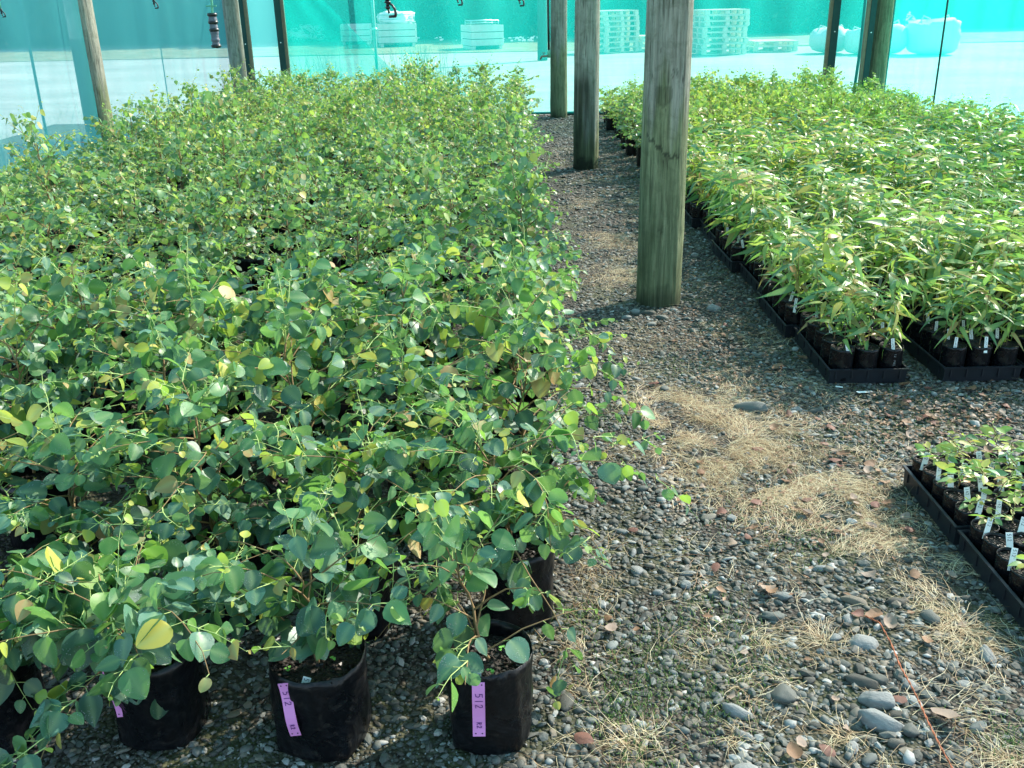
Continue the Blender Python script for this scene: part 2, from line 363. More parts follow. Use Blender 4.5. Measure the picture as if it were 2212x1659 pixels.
# ------------------------------------------------------------------ leaf shapes
def leaf_shape(kind, nsec, across, rng):
    """leaf along +Y, unit length. returns verts, faces, vein flags"""
    wf = {'round': lambda t: .47*math.sin(math.pi*min(1, t**.72))**.62 if 0 < t < 1 else 0,
          'ovate': lambda t: .38*math.sin(math.pi*t**.70)**.85*(1.05-.25*t),
          'lance': lambda t: .112*math.sin(math.pi*t**.62)**.9*(1.1-.5*t),
          'seed': lambda t: .27*math.sin(math.pi*t**.75)**.9}[kind]
    cv = rng.uniform(-.05, .30) if kind != 'lance' else rng.uniform(.3, .8); fd = rng.uniform(.05, .45); tw = rng.uniform(-.5, .5); sd = rng.uniform(-.12, .12)
    V = [(0, 0, 0)]; vein = [1.0]
    ts = [(i+1)/(nsec+1) for i in range(nsec)]
    if kind != 'lance' and nsec > 3: ts = [.5-.5*math.cos(math.pi*((i+.75)/(nsec+.5))) for i in range(nsec)]
    for t in ts:
        wd = wf(t)
        for j in range(across):
            u = 2*j/(across-1)-1
            x = u*wd; z = -cv*t*t+fd*abs(x)*.6+tw*x*t*.5; ed = .012*math.sin(9*t+5*u)*abs(u)
            V.append((x+sd*t*t, t, z+ed)); vein.append(1.0 if abs(u) < .01 else 0.0)
    V.append((sd, 1, -cv)); vein.append(1.0)
    F = []
    for j in range(across-1): F.append((0, 1+j+1, 1+j))
    for i in range(nsec-1):
        a = 1+i*across; b = a+across
        for j in range(across-1): F.append((a+j, a+j+1, b+j+1, b+j))
    a = 1+(nsec-1)*across; e = len(V)-1
    for j in range(across-1): F.append((a+j, a+j+1, e))
    return V, F, vein
rs = random.Random(5)
SH = {'round': [leaf_shape('round', 3, 3, rs) for _ in range(5)]+[leaf_shape('ovate', 3, 3, rs) for _ in range(4)],
      'roundH': None, 'lance': [leaf_shape('lance', 4, 3, rs) for _ in range(6)], 'seed': [leaf_shape('seed', 4, 3, rs) for _ in range(4)]}
rs = random.Random(5)
HI = {'round': [leaf_shape('round', 7, 5, rs) for _ in range(5)]+[leaf_shape('ovate', 7, 5, rs) for _ in range(4)],
      'lance': [leaf_shape('lance', 7, 3, rs) for _ in range(6)], 'seed': [leaf_shape('seed', 6, 3, rs) for _ in range(4)]}
def vein_attr(me, vals):
    a = me.attributes.new('vein', 'FLOAT', 'POINT'); a.data.foreach_set('value', np.asarray(vals, dtype=np.float32))
LEAFME = {}
def leaf_mesh(fam, shp, age):
    k = (fam, shp, age)
    if k not in LEAFME:
        V, F, vn = HI[fam][shp]; mats = M['leafH'] if fam == 'round' else M['nleaf']
        me = mesh('leaf', V, F, mats[age], None, True); vein_attr(me, vn); LEAFME[k] = me
    return LEAFME[k]
def frame(p, d, up, s):
    y = d.normalized(); x = y.cross(up)
    if x.length < 1e-4: x = y.cross(Vector((1, 0, .1)))
    x.normalize(); z = x.cross(y)
    return Matrix(((x.x*s, y.x*s, z.x*s, p.x), (x.y*s, y.y*s, z.y*s, p.y), (x.z*s, y.z*s, z.z*s, p.z), (0, 0, 0, 1)))
def rv(rng, s=1.0): return Vector((rng.uniform(-s, s), rng.uniform(-s, s), rng.uniform(-s, s)))

def gen_eucalypt(seed, z0=.2, top=.7, spread=.3, nbr=12, ls=.05, young=.2, leafy=1.0, lean=(0, 0)):
    rng = random.Random(seed); stems = []; leaves = []
    n = 8; P = []; x = y = 0
    for i in range(n+1):
        t = i/n; P.append(Vector((x+lean[0]*t, y+lean[1]*t, z0+(top-z0)*t*.92))); x += rng.uniform(-.012, .012); y += rng.uniform(-.012, .012)
    stems.append((P, [.0055*(1-.75*i/n) for i in range(n+1)], 0))
    def put(base, dirn, s, age):
        pet = dirn.normalized()*s*.35+Vector((0, 0, .1*s)); q = base+pet
        d = dirn*1.0+Vector((0, 0, rng.uniform(-1.9, .1)))
        up = Vector((0, 0, .9))+rv(rng, 1.0)+dirn*.25+Vector((0, -.25, 0))
        shp = rng.choice((0, 1, 2, 3, 4, 0, 1, 2, 5, 6, 7, 8)); leaves.append((frame(q, d, up, s), shp, age)); stems.append(([base, q], [.0012, .0009], 1))
    def shoot(st, az, el, L, depth, hfrac):
        seg = max(4, int(L/.035)); p = st.copy(); pts = [p.copy()]; sl = L/seg; a = az; e = el
        dr = .30 if (depth == 0 and rng.random() < .25) else .17
        if dr > .2: L *= 1.35; sl = L/seg
        for i in range(seg):
            dv = Vector((math.cos(a)*math.cos(e), math.sin(a)*math.cos(e), math.sin(e))); p = p+dv*sl; pts.append(p.copy())
            a += rng.uniform(-.22, .22); e -= rng.uniform(.02, dr)
        r0 = .0028 if depth == 0 else .0018
        stems.append((pts, [r0*(1-.75*i/seg) for i in range(seg+1)], 1 if depth else 0))
        for i in range(1, seg+1):
            u = i/seg
            if rng.random() > leafy*.97: continue
            t = (pts[i]-pts[i-1]).normalized(); side = t.cross(Vector((0, 0, 1))).normalized()*(1 if i % 2 else -1)
            for sgn in ((1, -1) if rng.random() < .35 else (1,)):
                s = ls*(1.08-.72*u**2)*rng.uniform(.5, 1.3)*(1 if depth == 0 else .85)
                r = rng.random(); yy = young*(.3+1.6*u*u)*(.6+.8*hfrac)
                age = 2 if r < yy*.75 else (3 if r < yy*.92 else (1 if rng.random() < -.05+.9*hfrac*(.4+.6*u)+young*.4 else 0))
                if u > .86 and rng.random() < .7: age = 2 if rng.random() < .72 else 3; s *= .55
                put(pts[i], (side*sgn*rng.uniform(.5, 1.1)+t*rng.uniform(.2, .9)+rv(rng, .25)), s, age)
            if depth == 0 and .15 < u < .85 and rng.random() < .42:
                shoot(pts[i], a+rng.choice((-1, 1))*rng.uniform(.5, 1.1), e+rng.uniform(.1, .6), rng.uniform(.07, .15), 1, hfrac)
    for b in range(nbr):
        t = .08+.9*b/nbr; i = min(int(t*n), n-1); st = P[i].lerp(P[i+1], t*n-i)
        shoot(st, b*2.4+rng.uniform(-.4, .4), R_(rng.uniform(25, 65)), spread*(1.15-.5*t)*rng.uniform(.7, 1.2), 0, t)
    for k in range(4):
        shoot(P[-1], rng.uniform(0, 6.28), R_(rng.uniform(50, 88)), rng.uniform(.08, .26), 1, 1.0)
    return stems, leaves
def gen_narrow(seed, z0=.11, top=.40, nl=13, ls=.11, young=.2, fam='lance'):
    rng = random.Random(seed); stems = []; leaves = []; n = 5; P = []; lx, ly = rng.uniform(-.07, .07), rng.uniform(-.07, .07)
    for i in range(n+1):
        t = i/n; P.append(Vector((lx*t*t+rng.uniform(-.004, .004), ly*t*t+rng.uniform(-.004, .004), z0+(top-z0)*t)))
    stems.append((P, [.0022*(1-.6*i/n) for i in range(n+1)], 0))
    for b in range(nl):
        t = .15+.85*(b/nl)**.85; i = min(int(t*n), n-1); st = P[i].lerp(P[i+1], t*n-i); az = b*2.4+rng.uniform(-.5, .5)
        s = ls*(1.0-.55*abs(t-.55))*rng.uniform(.55, 1.25)
        if t > .92: s *= .6
        d = Vector((math.cos(az), math.sin(az), rng.uniform(-.7, .7) if fam == 'lance' else rng.uniform(-.2, .4)))
        up = Vector((0, 0, 1))+rv(rng, .8); q = st+d.normalized()*.012
        r = rng.random(); age = 2 if r < young*(.4+t) else (3 if r > .985 else (1 if rng.random() < .45 else 0))
        if t > .9 and rng.random() < .5: age = 2
        leaves.append((frame(q, d, up, s), rng.randrange(len(SH[fam])), age)); stems.append(([st, q], [.0011, .0009], 1))
    return stems, leaves
def stems_mesh(stems, n=4):
    mb = MB()
    for P, Rr, mi in stems: mb.tube(P, Rr, n if len(P) > 2 else 3, mi, False)
    return mesh('stem', mb.V, mb.F, [M['stem'], M['twig']], mb.I, True)
def leaf_arrays(leaves, fam, hi=False):
    Vs = []; Fs = []; I = []; vn = []; b = 0
    for Mx, shp, age in leaves:
        V, F, v = (HI if hi else SH)[fam][shp]; A = np.array(Mx)[:3]; P = np.asarray(V)
        Vs.append(P @ A[:, :3].T+A[:, 3]); Fs += [tuple(i+b for i in f) for f in F]; I += [age]*len(F); vn += v; b += len(V)
    return np.concatenate(Vs), Fs, I, vn
def foliage_mesh(leaves, fam, hi=False):
    V, F, I, vn = leaf_arrays(leaves, fam, hi)
    me = mesh('foliage', V, F, M['leaf'] if fam == 'round' else M['nleaf'], I, True); vein_attr(me, vn); return me

# ------------------------------------------------------------------ SETTING: ground, yard, verge
def grid_sheet(name, x0, x1, y0, y1, nx, ny, z, mat, amp=0.0, sc_=1.0):
    X = np.linspace(x0, x1, nx); Y = np.linspace(y0, y1, ny); V = []
    for y in Y:
        for x in X: V.append((x, y, z+(amp*noise.noise(Vector((x*sc_, y*sc_, 3.1))) if amp else 0)))
    F = [(j*nx+i, j*nx+i+1, (j+1)*nx+i+1, (j+1)*nx+i) for j in range(ny-1) for i in range(nx-1)]
    return mesh(name, V, F, mat, None, True)
terr = obj('terrain', grid_sheet('terrain', -260, 260, -60, 420, 3, 3, -.03, M['verge'])); tag(terr, kind='structure')
yard = obj('yard_ground', grid_sheet('yard_ground', -75, 75, 14.1, 40, 40, 20, -.012, M['yard'], .004, .4)); tag(yard, kind='structure')
GA = .006
grd = obj('ground', grid_sheet('ground', -6.5, 7.5, -3, 14.06, 90, 110, 0, M['gravel'], GA, 1.4)); tag(grd, kind='structure')
def gz(x, y): return GA*noise.noise(Vector((x*1.4, y*1.4, 3.1)))
verge = obj('verge', grid_sheet('verge', -70, 70, 30.5, 60, 30, 12, .008, M['verge'], .05, .3)); tag(verge, kind='structure')

# ------------------------------------------------------------------ loose stones
def ico():
    p = (1+5**.5)/2; V = np.array([(-1, p, 0), (1, p, 0), (-1, -p, 0), (1, -p, 0), (0, -1, p), (0, 1, p), (0, -1, -p), (0, 1, -p), (p, 0, -1), (p, 0, 1), (-p, 0, -1), (-p, 0, 1)], float)
    V /= np.linalg.norm(V[0])
    F = np.array([(0, 11, 5), (0, 5, 1), (0, 1, 7), (0, 7, 10), (0, 10, 11), (1, 5, 9), (5, 11, 4), (11, 10, 2), (10, 7, 6), (7, 1, 8), (3, 9, 4), (3, 4, 2), (3, 2, 6), (3, 6, 8), (3, 8, 9), (4, 9, 5), (2, 4, 11), (6, 2, 10), (8, 6, 7), (9, 8, 1)])
    return V, F
def subdiv(V, F):
    V = list(map(tuple, V)); c = {}; G = []
    def mid(a, b):
        k = (min(a, b), max(a, b))
        if k not in c:
            m = (np.array(V[a])+np.array(V[b]))/2; V.append(tuple(m/np.linalg.norm(m))); c[k] = len(V)-1
        return c[k]
    for a, b, d in F:
        e, f, g = mid(a, b), mid(b, d), mid(d, a); G += [(a, e, g), (b, f, e), (d, g, f), (e, f, g)]
    return np.array(V), np.array(G)
IV, IF = ico(); IV2, IF2 = subdiv(IV, IF); IV3, IF3 = subdiv(IV2, IF2)
nr = np.random.default_rng(11)
PATCH = [  # dry grass patches (px, py in the 2212 px photo, radius m, weight)
    (1550, 930, .22, 6.0), (1640, 1000, .18, 6.0), (1480, 870, .16, 4.2), (1740, 1070, .20, 4.5), (1860, 1090, .26, 2.0), (1340, 600, .18, 3.0), (1340, 520, .20, 3.0), (1320, 440, .22, 2.2),
    (1600, 720, .25, 1.0), (1660, 850, .25, 1.2), (1240, 1240, .14, 1.0), (1400, 1320, .12, .7), (1830, 1180, .18, 1.4), (1950, 1200, .14, 1.0), (1800, 1380, .11, 1.6), (2080, 1370, .12, 1.8), (2000, 1290, .12, 1.3), (1360, 1600, .10, 1.2),
    (1830, 1610, .08, 1.2), (2150, 1620, .10, 1.0), (1560, 1420, .10, .5), (1690, 1480, .12, .5), (1560, 1170, .14, .6), (1450, 980, .2, .8), (2100, 1500, .12, .8), (1280, 1430, .09, .7), (1330, 340, .5, .8), (1560, 1560, .1, .5), (1400, 760, .2, .9)]
PP = [(ground(a, b), r, wt) for a, b, r, wt in PATCH]
def grass_density(x, y):
    d = 0
    for p, r, wt in PP: d = d+wt*np.exp(-(((x-p.x)/r)**2+((y-p.y)/r)**2))
    return d
def stone_cloud(N, xr, yr, rmin, rmax, power=2.2, thin=.55):
    x = nr.uniform(xr[0], xr[1], N); y = nr.uniform(yr[0], yr[1], N)
    k = nr.random(N) > np.clip(grass_density(x, y)*.22, 0, thin); x, y = x[k], y[k]; N = len(x)
    r = rmin+(rmax-rmin)*nr.random(N)**power; return x, y, r
xs, ys, rr = [], [], []
for args in ((44000, (-1.25, 2.0), (1.2, 2.7), .0028, .0150, 4.2), (26000, (-.15, 2.5), (2.7, 4.3), .0038, .016, 4.0), (12000, (.0, 2.2), (4.3, 6.6), .006, .017, 2.6), (9000, (.1, 1.9), (6.6, 14), .009, .022, 2.4),
             (2200, (-.1, 1.9), (1.4, 4.0), .011, .019, 2), (3500, (-4.1, 0), (2.4, 5), .008, .016, 2), (3500, (1.8, 4.9), (2.6, 4.2), .007, .016, 2)):
    a, b, c = stone_cloud(*args); xs.append(a); ys.append(b); rr.append(c)
x = np.concatenate(xs); y = np.concatenate(ys); r = np.concatenate(rr); N = len(x)
def stone_merge(x, y, r, name):
    N = len(x); base = []
    for q in range(14):
        v = IV.copy(); v *= nr.uniform(.80, 1.12, (12, 1))
        for _ in range(3):
            n_ = nr.normal(0, 1, 3); n_ /= np.linalg.norm(n_); dd = np.clip(v @ n_ - nr.uniform(.45, .75), 0, None); v = v-dd[:, None]*n_*.95
        base.append(v)
    base = np.array(base); B = base[nr.integers(0, 14, N)]
    s = np.stack([nr.uniform(.85, 1.7, N), nr.uniform(.65, 1.15, N), nr.uniform(.22, .62, N)], 1)*r[:, None]
    B = B*s[:, None, :]; tl = nr.normal(0, .33, N); az = nr.uniform(0, 6.283, N)
    ct, st = np.cos(tl), np.sin(tl); yy = B[..., 1]*ct[:, None]-B[..., 2]*st[:, None]; zz = B[..., 1]*st[:, None]+B[..., 2]*ct[:, None]
    ca, sa = np.cos(az), np.sin(az); xx = B[..., 0]*ca[:, None]-yy*sa[:, None]; yy2 = B[..., 0]*sa[:, None]+yy*ca[:, None]
    g = np.array([gz(a, b) for a, b in zip(x, y)])
    z0 = g+s[:, 2]*nr.uniform(.0, .7, N)
    P = np.stack([xx+x[:, None], yy2+y[:, None], zz+z0[:, None]], -1).reshape(-1, 3)
    Fq = (IF[None]+(np.arange(N)*12)[:, None, None]).reshape(-1, 3)
    sm = np.repeat(nr.random(N) < .45, 20); me = mesh(name, P, Fq, M['stone'], None, False); me.polygons.foreach_set('use_smooth', sm)
    return me
gs = obj('gravel', stone_merge(x, y, r, 'gravel')); tag(gs, 'loose dark grey river gravel covering the path and the floor', 'gravel', kind='stuff')
# larger stones: parts of the ground
SM = []
rs = random.Random(3)
for q in range(12):
    v = IV3.copy() if q < 4 else IV2.copy(); out = []
    off = Vector((q*7.3, 1.7, q))
    for p in v:
        d = 1+.30*noise.noise(Vector(p)*1.3+off)+.10*noise.noise(Vector(p)*3.1+off); out.append(p*d)
    out = np.array(out)
    for _ in range(3):      # facets: clip by a few planes
        nrm = np.array([rs.uniform(-1, 1), rs.uniform(-1, 1), rs.uniform(-.4, 1)]); nrm /= np.linalg.norm(nrm); dd = out @ nrm; ex = np.clip(dd-.72, 0, None); out = out-ex[:, None]*nrm*.85
    SM.append(mesh('stone', out, IF3 if q < 4 else IF2, M['stone'], None, True))
SMP = []
for me_ in SM: m2_ = me_.copy(); m2_.materials[0] = M['palestone']; SMP.append(m2_)
def stone(x, y, r, sx=1.25, sy=.95, sz=.5, rz=None, q=None, pale=False):
    o = D.objects.new('stone', (SMP if pale else SM)[rs.randrange(12) if q is None else q]); o.scale = (r*sx, r*sy, r*sz)
    o.location = (x, y, gz(x, y)+r*sz*rs.uniform(.25, .6)); o.rotation_euler = (rs.uniform(-.2, .2), rs.uniform(-.2, .2), rs.uniform(0, 6.28) if rz is None else rz)
    link(o, grd)
for px, py, pr, sx, sy, rz in [(1690, 1508, 30, 1, 1, 0), (1905, 1570, 38, 1.35, .62, 2.7), (1893, 1522, 30, 1.3, .75, 2.8), (1860, 1480, 26, 1.4, .7, 2.7), (1895, 1475, 20, 1.3, .7, 2.6), (1865, 1395, 26, 1.2, 1, 0), (1595, 1545, 24, 1.5, .6, 2.7), (2130, 1420, 22, .8, 1.3, 0),
        (1965, 1583, 20, 1, 1, 0), (1620, 885, 26, 1.4, .6, 2.9), (1480, 1265, 14, 1, .8, 0), (1850, 1545, 15, 1, 1, 0), (1845, 1305, 20, 1.5, .6, 2.7), (1935, 1305, 16, 1.4, .8, 0), (1375, 1232, 14, 1, 1.2, 0), (1690, 1290, 16, 1.4, .8, 2.7), (1215, 1287, 11, 1, 1, 0),
        (1275, 1560, 12, 1.1, .8, 0), (1360, 1010, 10, 1.3, .8, 0), (1400, 680, 12, 1.6, .6, 2.8), (1430, 690, 10, 1.5, .7, 2.9), (1372, 676, 10, 1.2, .8, 0), (1352, 690, 10, 1.1, .8, 0), (1455, 672, 8, 1, .8, 0), (1540, 672, 14, 1.3, .8, 0), (1500, 555, 10, 1, .8, 0), (1720, 888, 12, 1.3, .7, 0), (1760, 893, 12, 1.4, .6, 0), (1790, 1120, 14, 1.5, .5, 0), (1770, 1230, 14, 1.2, .7, 0), (1905, 1020, 12, 1, .8, 0), (1730, 1120, 10, 1.3, .6, 0), (1420, 1280, 12, 1, .8, 0), (1540, 1285, 12, 1.2, .8, 0)]:
    g = ground(px, py); dpt = (g-Vector((0, 0, CAMH))).dot(Fw); stone(g.x, g.y, pr/2050*dpt, sx, sy, .62, rz, rs.randrange(4), rs.random() < .5)
cnt = 36
while cnt < 298:
    x = rs.uniform(-.2, 2.2); y = 1.5+3.4*rs.random()**1.4
    a, b = proj(x, y, 0)
    if not (0 < a < 2212 and 0 < b < 1690) or (x < .1 and y > 1.5 and y < 12 and x > -4 and rs.random() < .8) or (x > 1.3 and y > 2.0 and y < 3): continue
    if grass_density(x, y) > 1.8 and rs.random() < .7: continue
    if cnt % 2 and y < 2.6: g = ground(rs.gauss(1850, 170), rs.gauss(1530, 75)); x, y = g.x, g.y
    stone(x, y, rs.uniform(.009, .018)*(1 if rs.random() < .8 else 1.4), rs.uniform(1, 1.6), rs.uniform(.6, 1), rs.uniform(.4, .65), None, None, rs.random() < .3); cnt += 1

# ------------------------------------------------------------------ dry grass, moss
def strands(N, posf, lr, wid, name, mat, lift=.6, curl=.9):
    V = []; F = []
    for i in range(N):
        x, y, L, az, lf = posf(); z = gz(x, y)+.004; e = lf; p = Vector((x, y, z)); ns = 4; b = len(V); a = az
        for k in range(ns+1):
            t = k/ns; w = wid*(1-.75*t); sx = -math.sin(a)*w; sy = math.cos(a)*w
            V += [(p.x-sx, p.y-sy, p.z), (p.x+sx, p.y+sy, p.z+w*.4)]
            if k < ns:
                p = p+Vector((math.cos(a)*math.cos(e), math.sin(a)*math.cos(e), math.sin(e)))*(L/ns); a += nr.normal(0, .35*curl); e -= abs(nr.normal(.28, .2))*(lift)
                p.z = max(p.z, gz(p.x, p.y)+.003+nr.random()*.008)
        for k in range(ns): F.append((b+2*k, b+2*k+1, b+2*k+3, b+2*k+2))
    return mesh(name, V, np.array(F), mat, None, False)
wts = np.array([wt*r*r for p, r, wt in PP]); wts /= wts.sum()
def posgrass():
    if nr.random() < .90:
        for _ in range(6):
            p, r, wt = PP[nr.choice(len(PP), p=wts)]; x = p.x+nr.normal(0, r*.85); y = p.y+nr.normal(0, r*.85)
            if noise.noise(Vector((x*6, y*6, 4.4)))+.5*noise.noise(Vector((x*17, y*17, 1.4))) > -.05: break
        return x, y, nr.uniform(.02, .13), 6*noise.noise(Vector((x*3, y*3, 7.7)))+nr.normal(0, .75), nr.uniform(.0, .3)
    else: x = nr.uniform(0, 2.2); y = nr.uniform(1.5, 6)
    return x, y, nr.uniform(.02, .13), nr.uniform(0, 6.283), nr.uniform(.0, .45)
o = obj('dry_grass', strands(17000, posgrass, 0, .00075, 'dry_grass', M['straw'])); tag(o, 'matted pale dry grass lying in patches over the gravel path', 'dry grass', kind='stuff')
TU = [(1640, 1385, 1.0), (1770, 1385, 1.2), (2080, 1365, 1.3), (2110, 1400, 1.0), (1835, 1605, 1.0), (1350, 1610, .9), (1560, 905, 1.3), (1620, 950, 1.3), (1500, 900, 1.1), (1700, 1010, 1.2), (1790, 1060, 1.1), (2050, 1330, 1.0), (2160, 1640, 1.0), (1280, 1225, .8), (1240, 1400, .7), (1400, 1590, .8), (1810, 1190, 1.0), (1930, 1130, .9), (1330, 560, 1.0), (1360, 480, 1.0), (1260, 1500, .7), (1590, 1600, .6), (1500, 1420, .6)]
def tuftmaker(px, py, k):
    g = ground(px, py); n = int(55*k); a0 = nr.uniform(0, 6.28)
    def f():
        L = (nr.uniform(.02, .10)+.14*nr.random()**4)*k; return g.x+nr.normal(0, .016), g.y+nr.normal(0, .016), L, a0+nr.normal(0, 1.25), nr.uniform(.0, .6)
    me = strands(n, f, 0, .0007, 'grass_tuft', M['straw'], .9, .8)
    o = D.objects.new('grass_tuft', me); link(o); return o
names = ['dry straw tuft among the pebbles low in the middle', 'wispy dry grass tuft just right of the other near tuft', 'brown curled grass tuft beside the black trays', 'second brown tuft lying nearest the black trays', 'pale star shaped grass tuft at the bottom right', 'green tinged grass tuft near the front bag', 'bleached grass clump in the big hay patch']
for i, (a, b, k) in enumerate(TU):
    o = tuftmaker(a, b, k)
    if i < 7: tag(o, names[i], 'grass tuft', 'dry grass tufts on the gravel')
    else: tag(o, 'small dry grass tuft lying flat on the grey gravel', 'grass tuft', 'dry grass tufts on the gravel')
def posmoss():
    c = MO[nr.integers(len(MO))]; return c[0]+nr.normal(0, c[2]), c[1]+nr.normal(0, c[2]), nr.uniform(.004, .013), nr.uniform(0, 6.283), nr.uniform(.4, 1.4)
MO = []
for a, b, rr_ in [(1950, 900, .16), (2080, 890, .14), (1400, 1460, .07), (1330, 1480, .07), (1750, 1180, .08), (1480, 790, .12), (1350, 1540, .05), (1900, 950, .12), (1640, 1110, .1), (1540, 1540, .06), (1450, 1380, .07), (1250, 1340, .05), (2180, 1600, .05), (1560, 1340, .07), (1300, 900, .08), (1620, 1440, .06), (1380, 1650, .05)]:
    g = ground(a, b); MO.append((g.x, g.y, rr_))
o = obj('moss', strands(6500, posmoss, 0, .0012, 'moss', M['moss'], .3, .5)); tag(o, 'low green moss and liverwort between the pebbles', 'moss', kind='stuff')

# dead leaves
def dead_mesh(q, mat):
    V = []; F = []; nx, ny = 4, 7; rg = random.Random(q); c1, c2 = rg.uniform(-1.4, 1.8), rg.uniform(-.6, 1)
    for j in range(ny):
        t = j/(ny-1); wd = .34*math.sin(math.pi*(.04+.92*t)**.8)**.8+.012
        for i in range(nx):
            u = 2*i/(nx-1)-1; x = u*wd*(1+.15*rg.uniform(-1, 1)); V.append((x, t-.5, .12+c1*x*x+c2*(t-.5)**2*.6+.04*rg.uniform(-1, 1)))
    F = [(j*nx+i, j*nx+i+1, (j+1)*nx+i+1, (j+1)*nx+i) for j in range(ny-1) for i in range(nx-1)]
    return mesh('fallen_leaf', V, F, mat, None, True)
DM = [dead_mesh(q, M['dead'][q % 3]) for q in range(9)]
rs = random.Random(21)
spec = [(1885, 1340, .05, 0, 'tan curled fallen leaf beside the twine'), (1920, 1355, .05, 2, 'pale pinkish fallen leaf touching the twine'), (1715, 1637, .05, 0, 'brown fallen leaf at the bottom edge of the photo'), (1785, 1630, .04, 1, 'dark red fallen leaf beside the brown one at the bottom'), (1665, 1290, .05, 0, 'curled tan leaf standing on the pebbles'), (1170, 1335, .05, 1, 'reddish brown leaf right of the front bags'), (1262, 1605, .05, 1, 'small red curled leaf right of the nearest bag'), (2040, 1560, .07, 2, 'wide pale mauve leaf near the bottom right corner'), (1850, 1335, .04, 1, 'small dark red leaf left of the twine'), (1975, 1250, .04, 0, 'orange leaf near the front of the trays')]
for a, b, s, q, lb in spec:
    g = ground(a, b); o = obj('fallen_leaf', DM[q+3*rs.randrange(3)], None, (g.x, g.y, .012), (rs.uniform(-.3, .3), rs.uniform(-.3, .3), rs.uniform(0, 6.28))); o.scale = (s,)*3
    tag(o, lb, 'leaf', 'fallen leaves on the gravel')
for i in range(170):
    if i < 70: a, b = rs.gauss(2060, 110), rs.gauss(905, 35)
    elif i < 120: a, b = rs.gauss(1800, 130), rs.gauss(1040, 90)
    elif i < 140: a, b = rs.gauss(1560, 70), rs.gauss(740, 60)
    else: a, b = rs.uniform(1250, 2150), rs.uniform(900, 1620)
    if not (1200 < a < 2205 and b > 500): continue
    g = ground(a, b)
    if 1.25 < g.x and 1.9 < g.y < 2.95 and g.x > 1.3: continue
    s = rs.uniform(.022, .05); o = obj('fallen_leaf', DM[rs.randrange(9)], None, (g.x, g.y, .010), (rs.uniform(-.3, .3), rs.uniform(-.3, .3), rs.uniform(0, 6.28))); o.scale = (s,)*3
    tag(o, 'dry brown or reddish leaf fallen on the gravel path', 'leaf', 'fallen leaves on the gravel')
V = []; F = []
for i in range(2000):
    if i < 700: a, b = rs.gauss(1590, 80), rs.gauss(740, 90)
    elif i < 1400: a, b = rs.gauss(2020, 150), rs.gauss(915, 45)
    elif i < 1750: a, b = rs.gauss(1790, 170), rs.gauss(1060, 110)
    else: a, b = rs.gauss(1330, 60), rs.gauss(420, 90)
    if b < 275: continue
    g = ground(a, b); s_ = rs.uniform(.004, .013)*(1.3 if i > 1750 else 1); an = rs.uniform(0, 6.28); k = len(V); z = .010+gz(g.x, g.y)+rs.uniform(0, .008)
    for (u, v, w_) in ((-1, -.1, 0), (0, -.45, .25*rs.uniform(-1, 1)), (1, 0, .3*rs.uniform(-1, 1)), (.1, .5, .2)):
        V.append((g.x+s_*(u*math.cos(an)-v*math.sin(an)), g.y+s_*(u*math.sin(an)+v*math.cos(an)), z+s_*w_))
    F.append((k, k+1, k+2, k+3))
o = obj('leaf_litter', mesh('leaf_litter', V, F, M['dead'][0])); tag(o, 'crumbs of brown leaf litter strewn over the gravel near the trays', 'leaf litter', kind='stuff')
# twine
pts = [ground(a, b, .022+.01*math.sin(i*2.1)) for i, (a, b) in enumerate([(1868, 1330), (1900, 1345), (1925, 1390), (1945, 1440), (1965, 1475), (1985, 1515), (2005, 1560), (2030, 1610), (2060, 1665), (2085, 1720)])]
fine = []
for i in range(len(pts)-1):
    for k in range(8): fine.append(pts[i].lerp(pts[i+1], k/8))
mb = MB()
for ph in (0, math.pi): mb.tube([p+Vector((math.cos(j*1.1+ph)*.0014, 0, math.sin(j*1.1+ph)*.0014)) for j, p in enumerate(fine)], .0013, 5)
o = mb.build('twine', M['string'], None, True); tag(o, 'orange red twisted twine lying over the pebbles at bottom right', 'twine')
g = ground(1867, 853); mb = MB(); mb.box((0, 0, 0), (.068, .014, .0012)); o = mb.build('fallen_label', M['white'], None, False, (g.x, g.y, .014), (.05, .03, .12)); tag(o, 'blank white plant label lying on the ground before the front tray', 'plant label')
g = ground(1812, 842); mb = MB(); mb.box((0, 0, 0), (.03, .010, .0012)); o = mb.build('fallen_label', M['white'], None, False, (g.x, g.y, .014), (.05, .03, -.3)); tag(o, 'short white label scrap against the front tray', 'plant label')

